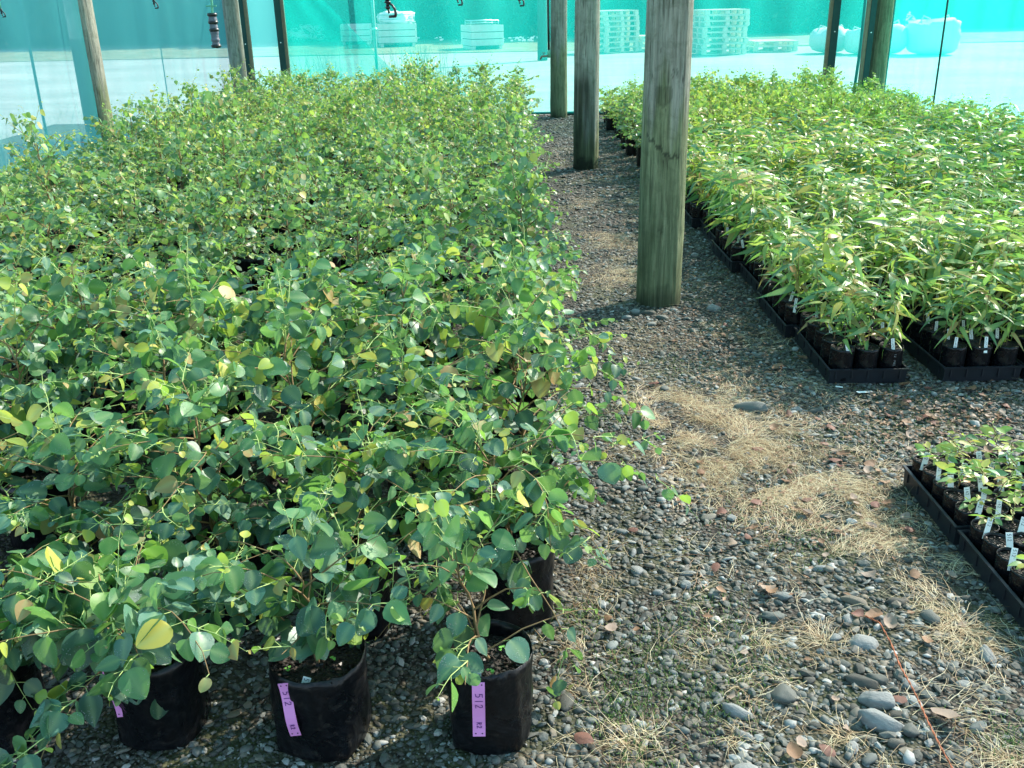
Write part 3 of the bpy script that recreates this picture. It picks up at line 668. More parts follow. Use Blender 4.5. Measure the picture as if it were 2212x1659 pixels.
# ------------------------------------------------------------------ POSTS
def post(x, y, label, seed, algae_z, damp=None, h=2.86, r=.122, na=56, nz=90, heart=False):
    root = empty('timber_post', (x, y, 0)); tag(root, label, 'post', 'round timber posts of the shade house')
    V = []; al = []; dp = []; off = Vector((seed*3.3, seed, 0))
    for j in range(nz):
        z = -.03+(h+.03)*j/(nz-1); rz = r*(1.0-.035*z)
        for i in range(na):
            th = 2*math.pi*i/na; cx, cy = math.cos(th), math.sin(th)
            nn = noise.noise(Vector((cx*1.6, cy*1.6, z*.6))+off); ck = noise.noise(Vector((cx*9, cy*9, z*.9))+off); kn = noise.noise(Vector((cx*2.4, cy*2.4, z*4))+off*2)
            rad = rz*(1+.035*nn+.018*max(0, kn-.2)*3)-.006*max(0, ck-.38)*3
            rad *= (1 if not (abs(z-1.02) < .03 and heart and 3.6 < th < 5.2) else .985)
            V.append((cx*rad, cy*rad, z))
            edge = algae_z+.35*noise.noise(Vector((cx*2, cy*2, z*1.2))+off)+.15*noise.noise(Vector((cx*7, cy*7, z*2))+off)
            al.append(max(0, min(.92, (edge-z)/.25+.3*nn)))
            d = 0
            if damp: d = damp(th, z, off)  # extra darkening that varies round the shaft and with height
            d += max(0, min(.8, (.10-z+.08*nn)/.1))*.7
            if heart:
                # heart-shaped wet stain facing the camera
                u = (th-4.42)*r/.045; v = (z-1.10)/.05
                hh = (u*u+v*v-1)**3-u*u*v**3
                for t0, z0, kr in ((4.9, 1.22, .020), (4.15, 1.33, .014), (4.5, .42, .016)):
                    q_ = math.hypot((th-t0)*r, (z-z0)*.75)
                    if q_ < kr: d = max(d, .65*(.5+.5*math.cos(q_*700)))
                if hh < 0: d = max(d, .42)
                if abs(z-(.86+.05*math.sin(th*2.2)+.01*math.sin(th*19))) < .010 and 3.7 < th < 5.3: d = max(d, .75)
            dp.append(max(0, min(1, d)))
    F = [(j*na+i, j*na+(i+1) % na, (j+1)*na+(i+1) % na, (j+1)*na+i) for j in range(nz-1) for i in range(na)]
    F.append(tuple((nz-1)*na+i for i in range(na)))
    me = mesh('shaft', V, F, M['post'], None, True)
    for nm, vals in (('algae', al), ('damp', dp)):
        a = me.attributes.new(nm, 'FLOAT', 'POINT'); a.data.foreach_set('value', np.asarray(vals, dtype=np.float32))
    obj('shaft', me, root)
    return root
def streaksB(th, z, off):
    s = max(0, math.cos(th-3.9))**.5*.9 if z < 1.0 else 0  # darkest at the left front, easing to the right, lower part only
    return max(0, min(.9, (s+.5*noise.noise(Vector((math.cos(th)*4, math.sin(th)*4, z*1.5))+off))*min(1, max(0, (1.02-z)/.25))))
post(.825, 5.08, 'thick grey green timber post nearest the camera, standing on the gravel path', 1, 1.2, lambda th, z, off: .35*max(0, noise.noise(Vector((math.cos(th)*5, math.sin(th)*5, z))+off)), r=.122, na=110, nz=240, heart=True)
post(.77, 9.48, 'dark damp streaked post in the path, second along the row', 2, .55, streaksB, na=72, nz=140)
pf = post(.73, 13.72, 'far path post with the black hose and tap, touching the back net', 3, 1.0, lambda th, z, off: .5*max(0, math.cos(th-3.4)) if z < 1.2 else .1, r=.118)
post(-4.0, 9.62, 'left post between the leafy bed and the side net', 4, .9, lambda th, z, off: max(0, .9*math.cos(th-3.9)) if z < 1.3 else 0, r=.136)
cl = post(-3.66, 13.68, 'pale grey corner post beside the dark batten at back left', 5, .25, None, r=.112)
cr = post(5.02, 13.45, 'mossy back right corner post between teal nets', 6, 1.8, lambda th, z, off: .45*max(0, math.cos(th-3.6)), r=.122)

# hose and tap on the far post: a water pipe thing
root = empty('water_pipe', (.59, 13.6, 0)); tag(root, 'thin black water pipe with small tap fixed to the far path post', 'pipe')
mb = MB(); mb.tube([(0, 0, .86), (-.005, 0, 1.2), (-.01, 0, 1.7), (0, 0, 2.8)], .016, 8); mb.build('pipe', M['black'], root, True)
mb = MB(); mb.tube([(0, 0, .80), (0, 0, .90)], .022, 10); mb.build('coupling', M['greentube'], root, True)
mb = MB(); mb.tube([(0, 0, .83), (-.06, -.02, .82), (-.10, -.03, .82), (-.12, -.03, .78)], [.012, .012, .014, .010], 8); mb.tube([(-.07, -.02, .82), (-.07, -.02, .86)], .006, 6); mb.box((-.07, -.02, .865), (.05, .012, .008)); mb.build('tap', M['brass'], root, True)

# battens and pipes along the walls
def batten(x, y, wdt, mats, label, lean=0, side=1):
    root = empty('batten', (x, y, 0)); tag(root, label, 'batten', 'upright battens on the back wall')
    mb = MB(); mb.box((0, 0, 1.4), (wdt, .045, 2.8)); mb.build('batten_face', M['batten'], root)
    mb = MB(); mb.box((side*(wdt/2+.022), .01, 1.4), (.042, .05, 2.8)); mb.build('timber_edge', M['timber'], root)
    mb = MB(); mb.lathe([(0, 0), (.008, .002), (.0085, .006), (0, .008)], 8); b = mb.build('screw', M['white'], root); b.location = (0, -.023, 1.05); b.rotation_euler = (R_(90), 0, 0)
batten(-3.08, 13.88, .085, None, 'dark batten with pale timber edge, right of the back left gap', 0, 1)
batten(4.52, 13.86, .10, None, 'dark batten with tan edge left of the back right corner', 0, -1)
batten(-3.50, 13.62, .055, None, 'narrow dark batten nailed beside the pale corner post')
batten(4.84, 13.36, .075, None, 'dark batten fixed against the mossy corner post', 0, -1)
def pipe(x, y, r, label, mat='steel', h=2.8):
    root = empty('pipe_stake', (x, y, 0)); tag(root, label, 'pipe')
    mb = MB(); mb.tube([(0, 0, 0), (.01, 0, 1.2), (0, 0, h)], r, 8); mb.build('pipe', M[mat], root, True)
    mb = MB(); mb.tube([(.01, 0, 1.18), (.01, 0, 1.21)], r*1.7, 8); mb.build('clip', M['white'], root, True)
pipe(-1.83, 14.15, .022, 'thin galvanised pipe standing just outside the back net')
pipe(-.42, 16.6, .001, 'x') if False else None

# ------------------------------------------------------------------ SHADE NETS
def net(name, P, nx, nz, mat, label, wr=.03, seed=0, hang=.0):
    """P(u,v)->Vector ; u along, v up"""
    V = []; uv = []
    for j in range(nz):
        for i in range(nx):
            u, v = i/(nx-1), j/(nz-1); p, nrm, Lu, Lv = P(u, v); q = Vector((u*Lu, v*Lv*.25, seed*5.1))
            V.append(p+nrm*(wr*noise.noise(q*1.1)+wr*.5*noise.noise(q*Vector((3.7, 2, 1)).length*.9)+wr*.5*math.sin(u*Lu*9+3*noise.noise(q)))); uv.append((u*Lu, v*Lv))
    F = [(j*nx+i, j*nx+i+1, (j+1)*nx+i+1, (j+1)*nx+i) for j in range(nz-1) for i in range(nx-1)]
    me = mesh(name, [tuple(v) for v in V], F, mat, None, True)
    ul = me.uv_layers.new(name='UVMap'); a = np.array([uv[l.vertex_index] for l in me.loops], dtype=np.float32); ul.data.foreach_set('uv', a.ravel())
    return me
def wall(x0, y0, x1, y1, z0, z1, sx=None):
    d = Vector((x1-x0, y1-y0, 0)); L = d.length; nrm = Vector((-d.y, d.x, 0)).normalized()
    def P(u, v):
        s = v if sx is None else v
        return Vector((x0, y0, z0+(z1-z0)*v))+d*u, nrm, L, z1-z0
    return P
def cord(pts, r, parent, name='seam_cord', mat='cord'):
    mb = MB(); mb.tube(pts, r, 6); return mb.build(name, M[mat], parent, True)
root = empty('shade_net', (.5, 13.95, 0)); tag(root, 'teal shade cloth stretched across the whole back wall', 'shade net', 'shade cloth walls and roof')
obj('net_panel', net('net_panel', wall(-3.1-.5, 0, 4.5-.5, 0, .04, 2.8), 160, 40, M['net'], '', .03, 1), root)
mb = MB(); mb.tube([(-3.6+i*.4, -.01+.006*math.sin(i), .035) for i in range(20)], .018, 8); mb.build('bottom_hem', M['hem'], root, True)
cord([(.30, -.03, .012), (1.2, -.04, .014), (3, -.03, .012)], .012, root, 'ground_cord')
root = empty('shade_net', (-3.4, 13.93, 0)); tag(root, 'narrow dense teal net closing the gap at the back left corner', 'shade net', 'shade cloth walls and roof')
obj('net_panel', net('net_panel', wall(-.35, 0, .31, 0, .04, 2.8), 30, 40, M['netside'], '', .03, 2), root)
root = empty('shade_net', (4.7, 13.93, 0)); tag(root, 'narrow folded teal net strip at the back right corner', 'shade net', 'shade cloth walls and roof')
obj('net_panel', net('net_panel', wall(-.16, 0, .50, -.1, .04, 2.8), 30, 40, M['net'], '', .04, 3), root)
mb = MB(); mb.tube([(.18, -.06, 0), (.21, -.06, .8), (.19, -.06, 2.8)], .022, 8); mb.build('rolled_edge', M['hem'], root, True)
root = empty('net_flap', (-2.6, 13.87, 0)); tag(root, 'loose triangular flap of extra shade cloth beside the left batten', 'net flap')
# diagonal overlap
V = []; uvs = []; nn_ = 24
for j in range(nn_):
    for i in range(nn_):
        u, v = i/(nn_-1), j/(nn_-1); z = .55+2.2*v; x = -.42+u*(1.55-(z-.55)*.95); V.append((x, .01*math.sin(u*14+v*5), z)); uvs.append((x, z))
Fq = [(j*nn_+i, j*nn_+i+1, (j+1)*nn_+i+1, (j+1)*nn_+i) for j in range(nn_-1) for i in range(nn_-1)]
me = mesh('flap_cloth', V, Fq, M['net'], None, True); ul = me.uv_layers.new(name='UVMap'); ul.data.foreach_set('uv', np.array([uvs[l.vertex_index] for l in me.loops], dtype=np.float32).ravel()); obj('flap_cloth', me, root)
root = empty('shade_net', (-4.17, 9, 0)); tag(root, 'pale hazy teal side net along the left bed', 'shade net', 'shade cloth walls and roof')
obj('net_panel', net('net_panel', wall(0, 5.2, .45, -3.0, .10, 2.8) if False else wall(.42, 4.9, 0, -5, .10, 2.8), 160, 40, M['netside'], '', .04, 4), root)
cord([(.03, -.22, 0), (.02, -.20, .8), (.03, -.18, 2.8)], .012, root)
cord([(.20, 2.6, .1), (.20, 2.62, 1.2), (.2, 2.64, 2.8)], .006, root)
root = empty('shade_net', (5.16, 9, 0)); tag(root, 'bright sunlit turquoise side net along the right bed', 'shade net', 'shade cloth walls and roof')
obj('net_panel', net('net_panel', wall(0, -4.5, .02, 4.55, .04, 2.8), 160, 40, M['netright'], '', .03, 5), root)
cord([(-.03, 2.79, .0), (-.03, 2.80, 1.2), (-.03, 2.82, 2.8)], .011, root)
cord([(-.02, 4.42, .0), (-.02, 4.42, 2.8)], .014, root, 'edge_cord', 'hem')
# roof
def roof(x0, x1, y0, y1, z, label, seed, mat='netroof'):
    root = empty('roof_net', ((x0+x1)/2, (y0+y1)/2, z)); tag(root, label, 'roof net', 'shade cloth roof')
    hx, hy = (x1-x0)/2, (y1-y0)/2
    def P(u, v): return Vector((-hx+2*hx*u, -hy+2*hy*v, -.10*math.sin(math.pi*v)*math.sin(math.pi*u))), Vector((0, 0, 1)), 2*hx, 2*hy
    obj('net_panel', net('net_panel', P, 20, 30, M[mat], '', .03, seed), root)
root = None
# low pine board at the foot of the left net
root = empty('base_board', (-4.05, 8.5, 0)); tag(root, 'pale pine board at the foot of the left net behind the leaves', 'board')
mb = MB(); mb.box((0, 0, .07), (.03, 1.3, .14)); mb.build('board', M['board'], root)
roof(-4.2, 3.45, -2.5, 14.0, 2.8, 'green shade cloth roof panel over the big leafy bed', 6)
roof(3.47, 5.16, -2.5, 14.0, 2.8, 'green shade cloth roof strip along the right wall', 7)
for i, (x, y0, y1) in enumerate([(-3.9, -2, 14), (.77, -2, 14), (5.05, -2, 14)]):
    root = empty('roof_cable', (x, 6, 2.84)); mb = MB(); mb.tube([(0, y0-6, 0), (0, y1-6, 0)], .012, 6); mb.build('cable', M['steel'], root)
    tag(root, ['roof cable over the left bed', 'roof cable running along the row of path posts', 'roof cable along the right net wall'][i], 'cable')

# sprinklers hanging from the roof
def sprinkler(px, py, Y, label, k=1.0):
    d = Fw + Rt*((px-1106)/2050) - Up*((py-829.5)/2050); t = Y/d.y; p = Vector((d.x*t, Y, d.z*t+CAMH))
    root = empty('sprinkler', p); tag(root, label, 'sprinkler', 'micro sprinklers hanging from the roof lines')
    mb = MB(); mb.tube([(0, 0, .030*k), (.001, 0, .10), (0, 0, 2.8-p.z)], .0045*k, 7); mb.build('drop_tube', M['greentube'], root, True)
    mb = MB(); mb.tube([(0, 0, .036*k), (0, 0, .022*k)], [.0075*k, .0065*k], 10); mb.lathe([(0, .024*k), (.010*k, .022*k), (.010*k, .018*k), (0, .017*k)], 10)
    mb.tube([(-.001, 0, .02*k), (0, 0, .008*k)], .005*k, 8); mb.lathe([(0, .010*k), (.008*k, .007*k), (.007*k, .002*k), (0, -.002*k)], 10)
    mb.tube([(.001, 0, 0), (.003, 0, -.012*k)], .0035*k, 8); mb.build('nozzle', M['black'], root, True)
    mb = MB(); mb.tube([(.003, 0, .017*k), (.013*k, 0, .012*k), (.021*k, 0, 0), (.023*k, 0, -.014*k), (.021*k, 0, -.021*k)], [.003*k, .0035*k, .004*k, .0045*k, .004*k], 8)
    mb.tube([(.023*k, 0, -.020*k), (.002, 0, -.021*k)], .004*k, 8); mb.build('bridge', M['black'], root, True)
sprinkler(838, 20, 3.1, 'black micro sprinkler on a green tube, largest, hanging at top middle')
sprinkler(988, 1, 5.0, 'small sprinkler just showing at the top edge, left of the far tap post')
sprinkler(1122, 3, 5.2, 'tiny sprinkler tip at the top edge nearest the posts')
sprinkler(333, 10, 6.4, 'small sprinkler hanging before the left side net')
sprinkler(4, 30, 7.5, 'sprinkler cut by the left edge of the photo')
# bundle hanging by the corner post
d = Fw + Rt*((462-1106)/2050) - Up*((60-829.5)/2050); t = 10.0/d.y; p = Vector((d.x*t, 10, d.z*t+CAMH))
root = empty('hanging_bundle', p); tag(root, 'dark banded roll of netting hanging on a green cord by the corner post', 'bundle')
mb = MB(); prof = [(0, -.19)]; rs = random.Random(9)
for i in range(26): prof.append((.036+.003*math.sin(i*1.3)+.007*rs.random(), -.185+i*.37/25*.84))
prof.append((0, .13)); mb.lathe(prof, 14); b = mb.build('roll', simple('grey_netting', (.13, .13, .17), .6, .4, .8, 22, .6, .01), root, True)
for z in (-.17, -.02, .05, .12):
    mb = MB(); mb.lathe([(.040, z-.016), (.049, z-.008), (.049, z+.008), (.040, z+.016)], 14); mb.build('tie_band', M['black'], root, True)
mb = MB(); mb.tube([(0, 0, .12), (.01, 0, .22), (0, 0, 2.78-p.z)], .012, 6); mb.tube([(-.05, 0, .20), (.05, 0, .20)], .008, 6); mb.build('hanging_cord', M['greentube'], root)

# ------------------------------------------------------------------ YARD beyond the net
def crate(px, py, wdt, dep, hgt, rz, label, fill=None):
    g = ground(px, py); root = empty('storage_crate', (g.x, g.y, 0), rz); tag(root, label, 'crate', 'timber crates in the yard')
    mats = M['crate']; n = 3; bh = (hgt-.12)/n; t = .03
    for k in range(n):
        z = .12+bh*(k+.5)
        for nm, c, dd in (('front', (0, -dep/2, z), (wdt, t, bh-.025)), ('back', (0, dep/2, z), (wdt, t, bh-.025)), ('l', (-wdt/2, 0, z), (t, dep-t-.006, bh-.025)), ('r', (wdt/2, 0, z), (t, dep-t-.006, bh-.025))):
            mb = MB(); mb.box((0, 0, 0), dd); o = mb.build('plank', mats, root); o.location = c
    for x in (-wdt*.42, 0, wdt*.42):
        mb = MB(); mb.box((0, 0, .06), (.10, dep*.96, .12)); o = mb.build('skid', M['gap'] if x == 0 else mats, root); o.location.x = x
    mb = MB(); mb.box((0, 0, hgt*.45), (wdt*.94, dep*.94, hgt*.6)); mb.build('dark_fill', M['gap'], root)  # solid dark box inside the planks, making their gaps look dark
    return root, g
def frame_rail(root, wdt, dep, z0, z1):
    mb = MB(); P = [(-wdt/2, -dep/2), (wdt/2, -dep/2), (wdt/2, dep/2), (-wdt/2, dep/2)]
    for i in range(4):
        a, b = P[i], P[(i+1) % 4]
        mb.tube([(a[0], a[1], z1), (b[0], b[1], z1)], .018, 6); mb.tube([(a[0], a[1], (z0+z1)/2), (b[0], b[1], (z0+z1)/2)], .012, 6); mb.tube([(a[0], a[1], z0), (a[0], a[1], z1)], .018, 6)
    mb.build('wire_frame', M['wire'], root, True)
r1, g1 = crate(1042, 106, 1.05, 1.25, .74, .30, 'pale timber crate with a wire frame on its rim, standing alone'); frame_rail(r1, .9, .7, .72, .86)
r2, g2 = crate(772, 96, 1.05, 1.2, .72, .08, 'left timber crate of the touching pair behind the thin pipe')
r3, g3 = crate(858, 99, 1.30, 1.5, .76, .16, 'timber crate heaped with white wrap, right one of the pair'); frame_rail(r3, 1.2, 1.3, .74, 1.04)
def lump(name, sx, sy, sz, mat, seed, parent=None, loc=None, amp=.35, sq=1.0, label=None, cat=None, freq=1.4):
    V = []; off = Vector((seed*3.7, seed, 0))
    for p in IV3:
        q = np.sign(p)*np.abs(p)**sq; d = 1+amp*noise.noise(Vector(p)*freq+off)+amp*.4*noise.noise(Vector(p)*freq*2.7+off)
        V.append((q[0]*sx*d, q[1]*sy*d, max(q[2], -.75)*sz*d+sz*.75))
    o = obj(name, mesh(name, V, IF3, mat, None, False if amp > .3 else True), parent, loc)
    if label: tag(o, label, cat)
    return o
lump('white_wrap', .62, .55, .26, M['sheet'], 2, None, (g3.x, g3.y-.1, .70), .55, .9, 'crumpled white plastic wrap heaped on the right crate of the pair', 'plastic wrap', 2.4)
def pallet_mesh():
    mb = MB()
    for i in range(7): mb.box((0, -.5+i/6, .131), (1.2, .10, .018))
    for x in (-.55, 0, .55):
        mb.box((x, 0, .111), (.10, 1.06, .020))
        for y in (-.48, 0, .48): mb.box((x, y, .061), (.12, .12, .078))
    for y in (-.48, 0, .48): mb.box((0, y, .011), (1.2, .10, .020))
    return mesh('pallet', mb.V, mb.F, M['pallet'])
PM = pallet_mesh()
def stack(px, py, n, rz, where, k=1.0):
    g = ground(px, py)
    for i in range(n):
        o = obj('pallet', PM, None, (g.x+random.uniform(-.03, .03), g.y+.5+random.uniform(-.03, .03), .002+i*.1415), (0, 0, rz+random.uniform(-.03, .03))); o.scale = (k, k, 1)
        pos = 'topmost' if i == n-1 else ('lowest' if i == 0 else ORD[i]+' from the bottom')
        tag(o, 'timber pallet %s, %s' % (where, pos), 'pallet', 'timber pallets stacked in the yard')
random.seed(4)
stack(1560, 118, 8, .12, 'in the tall stack right of the nearest post'); stack(1325, 114, 8, .5, 'in the stack just right of the middle post', .95)
stack(1415, 111, 3, .1, 'in the low stack left of the nearest post', .8); stack(1675, 112, 2, .05, 'in the low broken stack in the middle right')
def sack(px, py, wd, hg, seed, label, sq=.45):
    g = ground(px, py); V = []; off = Vector((seed*3.1, seed, 0))
    for p in IV3:
        q = np.sign(p)*np.abs(p)**sq; d = 1+.14*noise.noise(Vector(p)*1.6+off)+.10*noise.noise(Vector(p)*5+off)
        z = q[2]*.5+.5; k = 1+.05*math.sin(z*3.1); V.append((q[0]*wd*.5*d*k, q[1]*wd*.45*d*k, max(0, z*hg*d)))
    root = empty('bulk_sack', (g.x, g.y+.4, 0)); tag(root, label, 'bulk bag', 'white bulk bags in the yard'); obj('sack_body', mesh('sack_body', V, IF3, M['bulk'], None, True), root)
    mb = MB()
    for sx in (-1, 1): mb.tube([(sx*wd*.35, 0, hg*.9), (sx*wd*.28, 0, hg*1.12), (sx*wd*.12, 0, hg*1.02)], .02, 6)
    mb.build('lifting_loop', M['bulk'], root, True)
sack(2025, 119, 1.1, .82, 1, 'square white bulk bag beside the cord, right of the mossy corner post')
sack(1922, 118, .95, .72, 2, 'slumped white bulk bag just right of the mossy corner post', .6)
sack(1800, 116, 1.0, .62, 3, 'slumped grey white bulk bag behind the dark batten', .8)
sack(1870, 118, .8, .6, 6, 'pale bulk bag seen in the narrow gap beside the corner post', .6)
g = ground(640, 86); lump('hay_heap', 1.5, .9, .62, M['hay'], 4, None, (g.x, g.y, 0), .5, 1, 'heap of straw and pale bales in the yard at back left', 'straw heap', 1.6)
g = ground(665, 88); lump('white_wrap', .8, .5, .40, M['sheet'], 6, None, (g.x, g.y-.4, 0), .5, 1, 'bright white plastic lying against the straw heap', 'plastic wrap', 2)
g = ground(1172, 130); root = empty('timber_post', (g.x, g.y, 0)); tag(root, 'faint post standing outside in the yard beyond the back net', 'post'); mb = MB(); mb.tube([(0, 0, 0), (0, 0, 3)], [.13, .12], 12); mb.build('shaft', M['gap'], root, True)
mbx = MB(); rs = random.Random(6)
for i in range(40):
    a = rs.choice((rs.uniform(1085, 1165), rs.uniform(1100, 1150), rs.uniform(870, 1000))); g = ground(a, rs.uniform(90, 95)); s = rs.uniform(.02, .06)
    mbx.box((g.x, g.y, .08+rs.uniform(0, .12)), (s*2, s, s))
o = mbx.build('white_flowers', M['sheet']); tag(o, 'sprinkling of small white flowers along the foot of the hedge', 'flowers', kind='stuff')
# dry weeds against the net outside
V = []; F = []
rs = random.Random(8)
for i in range(520):
    c = rs.choice(((880, 14.7, .55), (930, 15.0, .5), (920, 15.2, .5), (700, 15.0, .5), (640, 15.2, .35), (820, 15.5, .35), (1000, 16, .3)))
    gx = ground(c[0], 190).x*c[1]/ground(c[0], 190).y+rs.gauss(0, .22); gy = c[1]+rs.uniform(-.3, .3); p = Vector((gx, gy, -.01)); a = rs.uniform(0, 6.28); h = c[2]*rs.uniform(.5, 1.35)*1.4; b = len(V); w_ = .0035
    for k in range(4):
        V += [(p.x-w_, p.y, p.z), (p.x+w_, p.y, p.z)]; p = p+Vector((math.cos(a)*.04*k, math.sin(a)*.04*k, h/3)); w_ *= .8
    for k in range(3): F.append((b+2*k, b+2*k+1, b+2*k+3, b+2*k+2))
o = obj('dry_weeds', mesh('dry_weeds', V, F, M['dry'])); tag(o, 'thin dry weeds standing outside against the back net', 'weeds', kind='stuff')
# left: bluish twigs and wire beyond the side net
V = []; F = []
for i in range(160):
    gy = rs.uniform(8.2, 13); p = Vector((-4.6-rs.random()*.8, gy, -.01)); h = rs.uniform(.2, .6); a = rs.uniform(0, 6.28); b = len(V); w_ = .004
    for k in range(4):
        V += [(p.x, p.y-w_, p.z), (p.x, p.y+w_, p.z)]; p = p+Vector((math.cos(a)*.05*k, math.sin(a)*.05*k, h/3)); w_ *= .8
    for k in range(3): F.append((b+2*k, b+2*k+1, b+2*k+3, b+2*k+2))
o = obj('dry_weeds', mesh('dry_weeds', V, F, M['dry'])); tag(o, 'sparse twiggy weeds outside the left side net', 'weeds', kind='stuff')
obj_side = obj('side_ground', grid_sheet('side_ground', -75, -4.3, -3, 14.1, 20, 10, -.010, M['yard'])); tag(obj_side, kind='structure')
obj_side = obj('side_ground', grid_sheet('side_ground', 5.3, 75, -3, 14.1, 20, 10, .010, M['yard'])); tag(obj_side, kind='structure')
# hedge of conifers
def crown_mesh(seed):
    rg = random.Random(seed); V = []; F = []
    off = Vector((seed*2.1, 0, 0))
    for i in range(2600):
        z = rg.random()**.8*4.2; a = rg.uniform(0, 6.28); rad = (1.9*(1-z/5.2)**.55)*(1+.35*noise.noise(Vector((math.cos(a)*1.5, math.sin(a)*1.5, z*1.1))+off))*rg.uniform(.72, 1.05)
        p = Vector((rad*math.cos(a), rad*math.sin(a), z+.15)); s = rg.uniform(.10, .26); q = Matrix.Rotation(rg.uniform(0, 6.28), 3, Vector((rg.uniform(-1, 1), rg.uniform(-1, 1), rg.uniform(-1, 1))).normalized()); b = len(V)
        V += [tuple(p+q @ Vector(v)*s) for v in ((-.5, 0, 0), (0, -.25, .1), (.6, 0, 0), (0, .25, .1))]; F.append((b, b+1, b+2, b+3))
    b = len(V)
    for p in IV2: V.append((p[0]*1.55, p[1]*1.55, p[2]*2.1+2.1))
    F += [tuple(int(i)+b for i in f) for f in IF2]
    return mesh('crown', V, F, M['conifer'])
CM = [crown_mesh(i) for i in range(4)]
mb = MB(); mb.tube([(0, 0, 0), (0, 0, 1.8)], [.14, .08], 8); TM = mesh('trunk', mb.V, mb.F, M['trunk'], None, True)
rs = random.Random(12)
for i in range(44):
    x = -36+(i%30)*2.35+rs.uniform(-.4, .4)+(1.2 if i > 29 else 0)*(1)+(i > 29)*18; y = 41.5+rs.uniform(-1, 1)+abs(x)*.04+(3.2 if i > 29 else 0); root = empty('hedge_tree', (x, y, -.45), rs.uniform(0, 6.28)); root.scale = (rs.uniform(1.25, 1.5),)*2+(rs.uniform(1.25, 1.45),)
    tag(root, 'dark conifer in the hedge along the far side of the yard', 'tree', 'conifers of the yard hedge')
    obj('trunk', TM, root); obj('crown', CM[i % 4], root)

# ------------------------------------------------------------------ LEFT BED: bagged plants
def bag_mesh(seed):
    rg = random.Random(seed); n = 64; V = []; prof = [(.0, 0, 1), (.93, .0, 1), (.99, .008, 1), (1.0, .022, 1), (1.0, .04, .95), (1.0, .06, .8), (1.0, .08, .62), (1.0, .10, .48), (1.0, .12, .36), (1.0, .14, .25), (1.0, .16, .15), (1.0, .18, .05), (1.0, .20, 0), (1.0, .222, 0), (.985, .222, 0), (.97, .205, 0), (.96, .17, 0)]
    off = Vector((seed*4.4, 0, 0)); Rb = .101
    for (k, z, sq) in prof:
        for i in range(n):
            th = 2*math.pi*i/n+.4; c, s_ = math.cos(th), math.sin(th); m = 1/max(abs(c), abs(s_))
            rr_ = Rb*k*((1-sq)+sq*(.60+.40*m)*.93); nn = noise.noise(Vector((c*1.5, s_*1.5, z*9))+off); n2 = noise.noise(Vector((c*4+z*22, s_*4-z*12, z*22))+off)
            f = 0 if k < .5 else 1
            cr = noise.noise(Vector((c*3+z*30, s_*3+z*17, z*8))+off*2); rr_ *= 1+f*(.060*nn+.022*n2-.05*max(0, .12-abs(cr))/.12*(.4+.6*min(1, z*6))); V.append((rr_*c, rr_*s_, z+(f*.010*noise.noise(Vector((c*1.6, s_*1.6, 5))+off) if z > .19 else 0)))
    F = [(j*n+i, j*n+(i+1) % n, (j+1)*n+(i+1) % n, (j+1)*n+i) for j in range(len(prof)-1) for i in range(n)]
    return mesh('planter_bag', V, F, M['bag'], None, True)
def soil_mesh(r, z, seed, nch, csz):
    rg = random.Random(seed); mb = MB(); n = 20; V = [(0, 0, z+.002)]; F = []
    for j in range(1, 5):
        for i in range(n):
            th = 2*math.pi*i/n; rr_ = r*j/4; V.append((rr_*math.cos(th), rr_*math.sin(th), z+.005*noise.noise(Vector((rr_*math.cos(th)*40, rr_*math.sin(th)*40, seed)))))
    for i in range(n): F.append((0, 1+i, 1+(i+1) % n))
    for j in range(3):
        for i in range(n): F.append((1+j*n+i, 1+(j+1)*n+i, 1+(j+1)*n+(i+1) % n, 1+j*n+(i+1) % n))
    mb.add(V, F, 0)
    for c in range(nch):
        a = rg.uniform(0, 6.28); rr_ = r*.95*rg.random()**.5; q = Matrix.Rotation(rg.uniform(0, 6.28), 4, Vector((rg.uniform(-1, 1), rg.uniform(-1, 1), 1)).normalized()); s = csz*rg.uniform(.5, 1.3)
        mb.box((0, 0, 0), (s, s*.6, s*.3), 1, 0, .8, Matrix.Translation((rr_*math.cos(a), rr_*math.sin(a), z+.002)) @ q)
    return mesh('soil', mb.V, mb.F, [M['soil'], M['chip']], mb.I)
BM = [bag_mesh(i) for i in range(5)]
SOIL = [soil_mesh(.097, .192, i, 150, .010) for i in range(3)]
SSOIL = [soil_mesh(.046, .092, 7, 26, .007)]
def variant(*a, **k):
    st, lv = gen_eucalypt(*a, **k); return dict(st=stems_mesh(st), lv=lv, fo=None, fam='round')
VN = [variant(100+i, top=.60+.05*(i % 3), spread=.31, nbr=20, ls=.052, young=.24) for i in range(6)]        # near
def yellower(vs, f, seed, to=2):
    rg = random.Random(seed)
    for v in vs: v['lv'] = [(m_, s_, to if (a_ < (2 if to == 2 else 3) and rg.random() < f) else a_) for m_, s_, a_ in v['lv']]
    return vs
VM = [variant(200+i, top=.68+.05*(i % 3), spread=.28, nbr=20, ls=.047, young=.34) for i in range(6)]        # middle
VF = [variant(300+i, top=.74+.05*(i % 3), spread=.27, nbr=20, ls=.044, young=.60) for i in range(5)]        # far
VX = [variant(150+i, top=.56, spread=.37, nbr=24, ls=.055, young=.24, lean=(.02, -.06)) for i in range(2)]
VS = [variant(400, top=.48, spread=.24, nbr=11, ls=.064, young=.22, lean=(-.10, .02), leafy=.85), variant(401, top=.47, spread=.28, nbr=12, ls=.066, young=.30, lean=(-.05, .0), leafy=.9), variant(402, top=.44, spread=.38, nbr=15, ls=.072, young=.2, leafy=1.0, lean=(-.02, -.16)), variant(403, top=.44, spread=.40, nbr=16, ls=.074, young=.25, leafy=1.0, lean=(0, -.18))]
VR = [variant(500+i, top=.50+.04*(i % 3), spread=.23, nbr=18, ls=.048, young=1.05) for i in range(5)]        # right back
